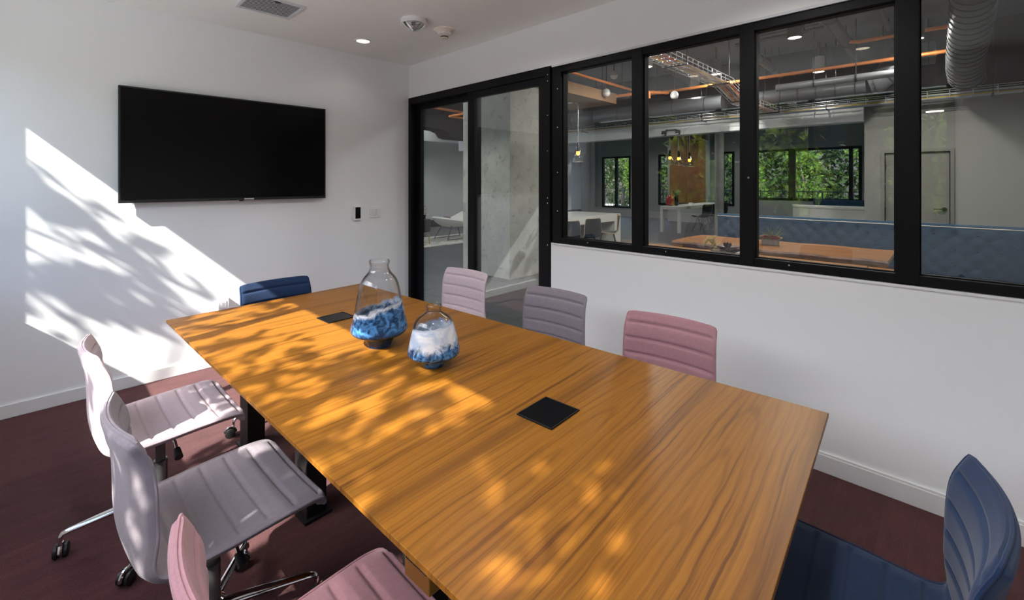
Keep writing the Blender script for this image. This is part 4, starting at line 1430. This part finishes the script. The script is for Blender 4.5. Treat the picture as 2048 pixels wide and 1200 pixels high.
wire_chair('black wire leg chair at the far stone counter, leftmost of three', (10.7, 0.98, 0), R(75))
wire_chair('black wire leg chair at the far stone counter, middle of three', (11.25, 0.98, 0), R(85))
wire_chair('black wire leg chair at the far stone counter, beside the round column', (11.85, 0.92, 0), R(80))

tag(MB().lathe([(0.05, 0), (0.11, 0.02), (0.13, 0.14), (0.11, 0.26), (0.05, 0.32), (0.06, 0.345), (0.045, 0.34), (0.04, 0.30)], (0, 0, 0), 24, True).build('red_vase', REDV, loc=(10.25, 1.75, 0.762), smooth=True),
    'round red vase on the far stone counter', 'vase')


bv = thing('potted_fern', 'black vase with a small green plant, right of the red vase', 'potted plant', (10.55, 1.70, 0.762))
MB().lathe([(0.05, 0), (0.065, 0.02), (0.07, 0.22), (0.055, 0.30), (0.05, 0.30), (0.048, 0.26)], (0, 0, 0), 20, True).build('pot', BLACKV, bv, smooth=True)
MB().sphere((0, 0, 0.28), 0.03, 8).build('crown', PLANTG, bv)
for k in range(16):
    a = k * 2.4
    l = 0.14 + 0.06 * ((k * 7) % 5) / 5
    up = 0.10 + 0.10 * ((k * 3) % 4) / 4
    p0 = Vector((0.02 * math.cos(a), 0.02 * math.sin(a), 0.29))
    p1 = p0 + Vector((l * .55 * math.cos(a), l * .55 * math.sin(a), up))
    p2 = p0 + Vector((l * math.cos(a), l * math.sin(a), up * 0.9))
    MB().tube([p0, p1, p2], [0.006, 0.018, 0.003], 5, True, (1, .25)).build('leaf', PLANTG, bv)
nb = thing('name_card', 'small white box on the far stone counter near the wood panel', 'box', (11.15, 1.5, 0.76))
MB().box(-0.02, 0.02, -0.06, 0.06, 0, 0.075).build('body', WPLASTIC, nb, bevel=0.003)
MB().box(-0.022, 0.022, -0.062, 0.062, 0.060, 0.068).build('lid_seam', GREYPL, nb)


# tufted blue banquette
def tufted(x_front, y0, y1, z0, z1, pitch, depth=0.020, nu=None, nv=None):
    b = MB()
    W, H = y1 - y0, z1 - z0
    nu = nu or int(W / pitch * 8)
    nv = nv or max(8, int(H / pitch * 8))
    def f(u, v):
        y = y0 + W * u
        z = z0 + H * v
        a = (y + z) / pitch * PI
        c = (y - z) / pitch * PI
        d = (abs(math.sin(a)) * abs(math.sin(c))) ** 0.45
        ev = min(1.0, min(v, 1 - v) * H / 0.03)
        eu = min(1.0, min(u, 1 - u) * W / 0.03)
        return (x_front - depth * d * 1.0 * min(1, ev * eu + 0.1) + 0.02 * (1 - ev), y, z)
    b.grid(f, nu, nv)
    return b


bq = thing('tufted_banquette', 'long blue button-tufted banquette behind the live edge table', 'sofa', (5.45, -2.9, 0))
b = tufted(-0.08, -2.0, 1.55, 0.06, 0.90, 0.20)
b.box(-0.075, 0.0, -2.0, 1.55, 0.06, 0.895)
b.build('backrest', BLUEV, bq, smooth=True)
MB().tube([(-0.05, -2.0, 0.90), (-0.05, 1.55, 0.90)], 0.03, 10).build('top_roll', BLUEV, bq, smooth=True)
MB().tube([(-0.083, -2.0, 0.892), (-0.083, 1.55, 0.892)], 0.005, 6).build('top_piping', CREAMPL, bq, smooth=True)
MB().box(0.0, 0.55, -2.0, 1.55, 0.30, 0.46).build('seat_cushion', BLUEV, bq, bevel=0.03)
MB().box(-0.07, 0.50, -1.98, 1.53, 0.0, 0.06).build('plinth', BLUEB, bq)
MB().box(0.0, 0.50, -1.98, 1.53, 0.06, 0.30).build('seat_base', BLUEB, bq)
bt = MB()
for i in range(-10, 9):
    for k in range(8):
        y = (i + (0.5 if k % 2 else 0)) * 0.2 + 0.1
        z = 0.1 + k * 0.1
        if -1.98 < y < 1.5 and z < 0.86:
            bt.sphere((-0.088, y, z), 0.011, 6)
stuff(bt.build('buttons', BLUEB, bq))

bq2 = thing('window_banquette', 'short blue tufted bench back under the far lounge window', 'sofa', (14.0, -1.75, 0))
b = tufted(-0.04, -0.75, 0.55, 0.50, 0.93, 0.22)
b.box(-0.03, 0.06, -0.75, 0.55, 0, 0.92)
b.build('backrest', BLUEV, bq2, smooth=True)
MB().box(-0.55, -0.04, -0.75, 0.55, 0.0, 0.46).build('seat', BLUEV, bq2, bevel=0.03)
cc = thing('curved_counter', 'white curved reception counter in front of the far lounge window', 'counter', (9.0, -2.35, 0))
poly = [(-0.25, -0.83), (0.5, -0.83), (0.5, 0.75), (0.30, 0.70), (0.1, 0.55), (-0.10, 0.3), (-0.22, 0.0), (-0.25, -0.3)]
MB().prism(poly, 0.0, 0.90).build('body', COUNTER, cc, bevel=0.01)
MB().prism([(x * 1.05, y * 1.0 + (0.02 if y > 0 else -0.0)) for x, y in poly], 0.90, 0.945).build('top', COUNTER, cc, bevel=0.006)

# live-edge table, bench, console
lt = thing('live_edge_table', 'live edge wood slab table in front of the blue banquette', 'table', (3.08, -2.78, 0))
edge = []
for i in range(15):
    y = -1.05 + 2.06 * i / 14
    edge.append((-0.42 + 0.03 * math.sin(i * 1.7) + 0.02 * math.sin(i * 0.6), y))
far = []
for i in range(15):
    y = 1.01 - 2.06 * i / 14
    far.append((0.50 + 0.025 * math.sin(i * 1.3 + 1), y))
poly = edge + [(-0.36, 1.04), (0.1, 1.05)] + far
poly = poly[::-1]
sb = MB()
n = len(poly)
layers = [(0.0, 0.740), (0.0, 0.74), (0.012, 0.725), (-0.0, 0.69), (0.05, 0.665)]
cx, cy = 0.04, 0.0
def inset(p, k):
    return (p[0] - k * (1 if p[0] > cx else -1), p[1] - k * 0.5 * (1 if p[1] > cy else -1))
vs, fs = [], []
for k, z in ((0.0, 0.74), (-0.012, 0.722), (0.0, 0.69), (0.04, 0.665)):
    vs += [(*inset(p, k), z) for p in poly]
fs.append(tuple(range(n)))
fs.append(tuple(range(3 * n, 4 * n)))
for L_ in range(3):
    for i in range(n):
        fs.append((L_ * n + i, L_ * n + (i + 1) % n, (L_ + 1) * n + (i + 1) % n, (L_ + 1) * n + i))
sides = fs[2:]
fs = fs[:2]
fix_normals(sb.add(vs, fs).build('slab', SLABW, lt))
fix_normals(MB().add(vs, sides).build('live_edge', LIVEEDGE, lt))
for y in (-0.75, 0.72):
    o = MB().frame('y', y - 0.03, (-0.28, 0.0), (0.36, 0.665), 0.06, 0.06).build('leg_frame', WIREBLK, lt)
bn = thing('wood_bench', 'long low wood bench between the slab table and the banquette', 'bench', (4.0, -2.5, 0))
MB().box(-0.17, 0.17, -1.5, 1.7, 0.40, 0.45).build('seat', BENCHW, bn, bevel=0.006)
for y in (-1.3, 0.0, 1.4):
    MB().box(-0.13, 0.13, y - 0.03, y + 0.03, 0, 0.40).build('leg', WIREBLK, bn)
cn = thing('console_table', 'narrow wood console table just beyond the interior window', 'table', (1.82, -2.6, 0))
MB().box(-0.34, 0.22, -1.15, 0.95, 0.73, 0.77).build('top', BENCHW, cn, bevel=0.005)
for (x, y) in ((-0.28, -1.08), (-0.28, 0.88), (0.16, -1.08), (0.16, 0.88)):
    MB().box(x - 0.025, x + 0.025, y - 0.025, y + 0.025, 0, 0.73).build('leg', WIREBLK, cn)

# succulents
s1 = thing('succulent_planter', 'grey stone planter of red succulents and spiky grass on the slab table', 'potted plant', (3.12, -2.74, 0.742), R(4))
MB().box(-0.05, 0.05, -0.085, 0.085, 0, 0.070).build('planter', STONEP, s1, bevel=0.006)
MB().box(-0.042, 0.042, -0.077, 0.077, 0.062, 0.072).build('soil', BARK, s1)


def rosette(root, c, r, m, rings=3, up=0.6, name='rosette', per=8):
    b = MB()
    for k in range(rings):
        rr = r * (1 - 0.27 * k)
        n = per - k
        for i in range(n):
            a = 2 * PI * (i + 0.5 * k) / n
            tilt = 0.35 + up * k * 0.5
            ca, sa = math.cos(a), math.sin(a)
            tip = (c[0] + rr * ca * math.cos(tilt), c[1] + rr * sa * math.cos(tilt), c[2] + rr * math.sin(tilt))
            w = rr * 0.34
            midp = [(c[0] + (tip[0] - c[0]) * 0.6, c[1] + (tip[1] - c[1]) * 0.6, c[2] + (tip[2] - c[2]) * 0.5)]
            mx, my, mz = midp[0]
            b.add([c, (mx - sa * w, my + ca * w, mz + w * .25), tip, (mx + sa * w, my - ca * w, mz + w * .25), (mx, my, mz - w * 0.5)],
                  [(0, 1, 4), (1, 2, 4), (2, 3, 4), (3, 0, 4), (0, 3, 2, 1)])
    return b.build(name, m, root)


for (x, y, r, m) in ((-0.01, -0.035, 0.062, SUCCR), (-0.01, 0.05, 0.062, SUCCR), (-0.04, 0.01, 0.035, SUCCG), (0.03, 0.075, 0.045, SUCCG), (0.02, -0.075, 0.04, SUCCY), (-0.03, 0.09, 0.04, SUCCG)):
    rosette(s1, (x, y, 0.072), r * 1.4, m, 4, 0.9)
gs = MB()
for k in range(26):
    a = random.uniform(0, 2 * PI)
    l = random.uniform(0.10, 0.19)
    t_ = random.uniform(0.5, 1.25)
    c0 = Vector((0.02, -0.02, 0.07))
    d = Vector((math.cos(a) * math.cos(t_), math.sin(a) * math.cos(t_), math.sin(t_)))
    gs.tube([c0, c0 + d * l * 0.6, c0 + d * l - Vector((0, 0, 0.01))], [0.005, 0.004, 0.0008], 4)
stuff(gs.build('grass_blades', SUCCG, s1))
s2 = thing('rosette_planter', 'dark purple rosette succulent with yellow sprigs at the bottom of the second pane', 'potted plant', (1.88, -2.62, 0.772))
MB().box(-0.045, 0.045, -0.12, 0.09, 0, 0.030).build('planter', STONEP, s2, bevel=0.006)
MB().box(-0.05, 0.05, -0.19, -0.152, 0, 0.03).build('saucer_tray', WPLASTIC, s2, bevel=0.003)
rosette(s2, (0, -0.06, 0.040), 0.115, SUCCD, 5, 1.35, per=11)
yb = MB()
for k in range(22):
    c = (random.uniform(-0.05, 0.05), random.uniform(0.03, 0.16), random.uniform(0.05, 0.14))
    rb = 0.042
    yb.add([(c[0] - rb, c[1], c[2]), (c[0], c[1] - rb * .6, c[2] + rb), (c[0] + rb, c[1] + rb * .3, c[2] + rb * .4), (c[0], c[1] + rb * .7, c[2] - rb * .3)], [(0, 1, 2), (0, 2, 3)])
for k in range(5):
    yb.tube([(0, 0.05, 0.045), (0.01 * k - 0.02, 0.06 + 0.02 * k, 0.13)], 0.004, 4)
stuff(yb.build('sprigs', SUCCY, s2))

# lounge chair corner seen through the left door leaf
rg = tag(MB().box(-1.3, 1.3, -0.75, 0.75, 0, 0.012).build('area_rug', RUG, loc=(4.2, 4.95, 0.0)), 'grey and cream patterned rug under the white lounge chair', 'rug')
lc = thing('lounge_chair', 'white sculpted shell lounge chair on thin dark legs beyond the glass door', 'chair', (4.65, 5.0, 0.018), R(0))
n = 40
vs, fs = [], []
rings = []
for k in range(9):
    f = k / 8
    ring = []
    for i in range(n):
        a = 2 * PI * i / n
        rx, ry = 0.72 * (0.35 + 0.65 * f ** 0.6), 0.46 * (0.35 + 0.65 * f ** 0.6)
        z = 0.30 + 0.14 * f ** 1.6 + 0.12 * f * max(0, -math.cos(a)) + 0.34 * f ** 2 * max(0, math.cos(a)) ** 1.5
        ring.append((rx * math.cos(a) + 0.05, ry * math.sin(a), z))
    rings.append(ring)
b = MB()
allr = [[(0.05 + p[0] * 0.02, p[1] * 0.02, 0.30) for p in rings[0]]] + rings
inner = []
for ring in reversed(rings):
    inner.append([((p[0] - 0.05) * 0.93 + 0.05, p[1] * 0.93, p[2] + 0.035) for p in ring])
allr = allr + inner + [[(0.05, 0, 0.335)] * n]
vs = [p for r_ in allr for p in r_]
fs = []
for k in range(len(allr) - 1):
    for i in range(n):
        j = (i + 1) % n
        fs.append((k * n + i, k * n + j, (k + 1) * n + j, (k + 1) * n + i))
fix_normals(b.add(vs, fs).build('shell', WOODW, lc, smooth=True, sharp=80))
MB().sphere((-0.30, 0.0, 0.50), 0.16, 14, 0.45).build('cushion', PLUM, lc, smooth=True)
for (x0, y0, x1, y1) in ((-0.25, -0.2, -0.45, -0.28), (-0.25, 0.2, -0.45, 0.28), (0.25, -0.2, 0.40, -0.28), (0.25, 0.2, 0.40, 0.28)):
    MB().cyl((x0, y0, 0.36), (x1, y1, 0.0), 0.011, 8).build('leg', WIREBLK, lc)
MB().cyl((-0.45, -0.28, 0.011), (0.40, -0.28, 0.011), 0.010, 6).cyl((-0.45, 0.28, 0.011), (0.40, 0.28, 0.011), 0.010, 6).build('sled_rail', WIREBLK, lc)
sd = thing('side_table', 'small black side table with brass feet by the white lounge chair', 'table', (3.36, 4.62, 0.017))
MB().lathe([(0.20, 0.30), (0.21, 0.57), (0.205, 0.585), (0.02, 0.585)], (0, 0, 0), 24, True).build('drum', BLACKPL, sd, smooth=True)
for k in range(3):
    a = R(-10 + 120 * k)
    MB().cyl((0.17 * math.cos(a), 0.17 * math.sin(a), 0.3), (0.2 * math.cos(a), 0.2 * math.sin(a), 0), 0.012, 8).build('leg', BRASS, sd)
MB().cyl((-0.1, -0.12, 0.05), (0.19, -0.03, 0.05), 0.010, 6).build('foot_rail', BRASS, sd)
pp = thing('potted_trailing_plant', 'small plant with yellow green leaves on the black side table', 'potted plant', (3.40, 4.62, 0.603))
MB().lathe([(0.05, 0), (0.07, 0.10), (0.065, 0.10), (0.05, 0.02)], (0, 0, 0), 16, True).build('pot', BLACKV, pp, smooth=True)
pl = MB()
for k in range(16):
    a = k * 2.4
    c = Vector((0.08 * math.cos(a), 0.08 * math.sin(a), 0.12 + 0.012 * k))
    pl.add([c + Vector((-.03, 0, 0)), c + Vector((0, -.02, .02)), c + Vector((.035, .01, .01)), c + Vector((0, .025, -.01))], [(0, 1, 2), (0, 2, 3)])
    if k % 3 == 0:
        pl.tube([(0, 0, 0.09), c], 0.003, 4)
stuff(pl.build('foliage', SUCCY, pp))
# black curved ceiling baffle seen through the left door leaf
bf = thing('black_ceiling_baffle', 'black dropped ceiling baffle with rounded underside beyond the left door leaf', 'ceiling panel', (4.6, 6.2, 2.78))
prof = []
pts = [(-2.2, 0.34), (-0.5, 0.30), (-0.2, 0.22), (0.2, 0.22), (0.55, 0.20), (0.75, 0.14), (0.85, 0.02), (1.0, -0.02), (3.0, -0.02)]
vs = [(x, 0, z) for x, z in pts] + [(3.0, 0, 1.1), (-2.2, 0, 1.1)]
k = len(vs)
vs2 = vs + [(x, 0.6, z) for x, y, z in vs]
fs = [tuple(range(k)), tuple(reversed(range(k, 2 * k)))] + [(i, (i + 1) % k, k + (i + 1) % k, k + i) for i in range(k)]
fix_normals(MB().add(vs2, fs).build('panel', BLACKBULK, bf))
for x in (-1.0, 2.0):
    MB().cyl((x, 0.3, 0.9), (x, 0.3, 1.12), 0.01, 6).build('hanger_rod', DARKMET, bf)

# ------------------------------------------------------------------ outside: street trees, ground, facades
og = struct(MB().box(-40, XW - 0.12, -40, 40, -0.3, -0.12).build('floor_street', PAVING))
og2 = struct(MB().box(14.8, 45, -40, 40, -0.3, -0.12).build('floor_courtyard', PAVING))


def leaves(blobs, count, size, elong=2.0):
    """random leaf blades scattered in ellipsoids (cx, cy, cz, rx, ry, rz)."""
    vol = np.array([b[3] * b[4] * b[5] for b in blobs])
    pick = RNG.choice(len(blobs), size=count, p=vol / vol.sum())
    B = np.array(blobs)[pick]
    u = RNG.normal(size=(count, 3))
    u /= np.linalg.norm(u, axis=1)[:, None]
    rad = RNG.uniform(0.35, 1.0, count) ** 0.5
    c = B[:, :3] + u * rad[:, None] * B[:, 3:]
    d = RNG.normal(size=(count, 3)) + np.array([0, 0, -0.5])
    d /= np.linalg.norm(d, axis=1)[:, None]
    e = np.cross(d, RNG.normal(size=(count, 3)))
    e /= np.linalg.norm(e, axis=1)[:, None]
    nn = np.cross(d, e)
    s = size * RNG.uniform(0.6, 1.3, count)[:, None]
    V = np.stack([c - d * s * elong * .5, c + e * s * .5 + nn * s * .12, c + d * s * elong * .5, c - e * s * .5 + nn * s * .12, c], axis=1).reshape(-1, 3)
    F = []
    for i in range(count):
        o = i * 5
        F += [(o, o + 1, o + 4), (o + 1, o + 2, o + 4), (o + 2, o + 3, o + 4), (o + 3, o, o + 4)]
    b = MB()
    b.v = [tuple(p) for p in V]
    b.f = F
    return b


def tree(label, x, y, trunk_h, blobs, count, size, lm=None, r=0.08, group=None, z0=-0.12):
    t = thing('street_tree', label, 'tree', (x, y, z0), group=group)
    stuff(leaves(blobs, count, size).build('foliage', lm or LEAF, t))
    MB().tube([(0, 0, 0), (0.03, 0.02, trunk_h * .5), (-0.02, 0.04, trunk_h)], [r, r * .8, r * .5], 8).build('trunk', BARK, t, smooth=True)
    for bl in blobs:
        MB().tube([(0, 0.03, trunk_h * 0.8), (bl[0] * .5, bl[1] * .5, (trunk_h * .8 + bl[2]) / 2), bl[:3]], [r * .45, r * .3, r * .1], 5).build('branch', BARK, t, smooth=True)
    return t


GT = 'street trees outside the meeting room windows'
def W(yw, zw, ry, rz, n, rx=0.35):
    """a clump of leaves at the street edge, by the spot of the window it shades at this hour"""
    return ((yw - 0.46), zw + 1.475 + 0.12, rx, ry, rz, n)


def street_tree(label, y, clumps, x=-4.9):
    t = thing('street_tree', label, 'tree', (x, y, -0.12), group=GT)
    V = MB()
    for (cy, cz, rx, ry, rz, n) in clumps:
        b = leaves([(0, cy - y, cz, rx, ry, rz)], int(n * 1.55), 0.066)
        V.add(b.v, b.f)
    b = leaves([(-0.25, 0.0, 1.65, 0.40, 0.55, 0.55), (-0.35, 0.1, 2.2, 0.3, 0.4, 0.3)], 500, 0.085)
    V.add(b.v, b.f)
    stuff(V.build('foliage', LEAF, t))
    MB().tube([(-0.3, 0, 0), (-0.28, 0.02, 1.2), (-0.3, 0.0, 2.1)], [0.06, 0.05, 0.035], 8).build('trunk', BARK, t, smooth=True)
    for (cy, cz, rx, ry, rz, n) in clumps:
        MB().tube([(-0.3, 0, 1.9), (-0.2, (cy - y) * .4, (1.9 + cz) / 2), (0, cy - y, cz)], [0.022, 0.014, 0.005], 5).build('branch', BARK, t, smooth=True)


street_tree('small street tree reflected in the glass, beyond the far end of the table', -0.9,
            [W(-0.20, 1.68, 0.17, 0.40, 95), W(-0.42, 1.85, 0.10, 0.15, 16), W(-0.10, 1.3, 0.20, 0.2, 40)])
street_tree('small street tree reflected in the glass, level with the middle of the table', -2.5,
            [W(-1.72, 1.97, 0.28, 0.24, 75), W(-2.45, 1.84, 0.40, 0.15, 60), W(-1.90, 1.36, 0.24, 0.20, 95)])
street_tree('small street tree reflected in the glass, level with the near end of the table', -4.05,
            [W(-3.12, 1.95, 0.40, 0.34, 150), W(-3.95, 1.90, 0.50, 0.50, 460), W(-2.86, 1.36, 0.26, 0.22, 150), W(-3.6, 1.32, 0.42, 0.25, 420)])
for k, y in enumerate((-12.5, -8.2, -3.9, 0.4, 4.7)):
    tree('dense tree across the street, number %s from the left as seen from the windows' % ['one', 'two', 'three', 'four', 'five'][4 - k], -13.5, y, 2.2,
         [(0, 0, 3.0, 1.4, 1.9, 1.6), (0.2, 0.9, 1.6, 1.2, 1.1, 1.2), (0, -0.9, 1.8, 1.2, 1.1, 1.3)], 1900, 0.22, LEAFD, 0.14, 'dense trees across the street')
bw = thing('street_building', 'grey building across the street behind the dense trees', 'building', (-19, -2, -0.12))
MB().box(-2, 0, -22, 22, 0, 7.5).build('facade', FACADE, bw)
for k in range(9):
    MB().box(0, 0.03, -20 + 4.6 * k, -18 + 4.6 * k, 1.0, 3.2).build('window', BLACKV, bw)

GE = 'courtyard trees behind the far lounge windows'
for k, (x, y, lab) in enumerate(((18.9, -2.3, 'sunlit leafy tree behind the right part of the far lounge window'), (19.2, 0.0, 'sunlit leafy tree behind the left part of the far lounge window'),
                                 (19.6, 2.2, 'leafy courtyard tree behind the slim window slot beside the round column'), (20.0, 5.2, 'leafy courtyard tree behind the dark window of the second pane'),
                                 (20.4, 8.6, 'leafy courtyard tree behind the dark window of the first pane'))):
    tree(lab, x, y, 1.6, [(0, 0, 1.9, 0.65, 0.60, 1.3), (0.1, 0.35, 2.9, 0.6, 0.7, 0.7), (0, -0.25, 0.9, 0.5, 0.55, 0.7)], 1000, 0.085, LEAF, 0.07, GE)
hg = thing('courtyard_hedge', 'tall dark hedge behind the sunlit courtyard trees', 'hedge', (22.3, 2.0, -0.12))
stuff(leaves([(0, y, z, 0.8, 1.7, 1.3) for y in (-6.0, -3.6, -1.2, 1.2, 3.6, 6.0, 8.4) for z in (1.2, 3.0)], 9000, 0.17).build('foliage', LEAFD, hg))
for k in range(7):
    MB().tube([(0, -6.0 + 2.4 * k, 0), (0.05, -5.9 + 2.4 * k, 1.2), (0, -6.0 + 2.4 * k, 3.0)], [0.08, 0.06, 0.02], 7).build('stem', BARK, hg, smooth=True)
be = thing('courtyard_building', 'dark grey building behind the courtyard trees', 'building', (26, 2, -0.12))
MB().box(0, 2, -20, 20, 0, 7).build('facade', FACADE, be)
for k in range(7):
    MB().box(-0.03, 0, -13 + 4 * k, -11.5 + 4 * k, 0.8, 2.8).build('window', BLACKV, be)
fn = thing('courtyard_railing', 'black metal railing outside the far lounge windows', 'railing', (16.6, 0, -0.12))
for k in range(8):
    MB().box(-0.025, 0.025, -5.02 + 2 * k, -4.97 + 2 * k, 0, 1.28).build('post', WIREBLK, fn)
MB().box(-0.02, 0.02, -5, 9, 1.22, 1.26).build('top_rail', WIREBLK, fn)
MB().box(-0.02, 0.02, -5, 9, 0.18, 0.22).build('bottom_rail', WIREBLK, fn)
bm_ = MB().box(-0.01, 0.01, -0.01, 0.01, 0.2, 1.24).build('baluster', WIREBLK, fn, loc=(0, -4.9, 0))
for k in range(1, 92):
    o = bm_.copy()
    COL.objects.link(o)
    o.location = (0, -4.9 + 0.15 * k, 0)
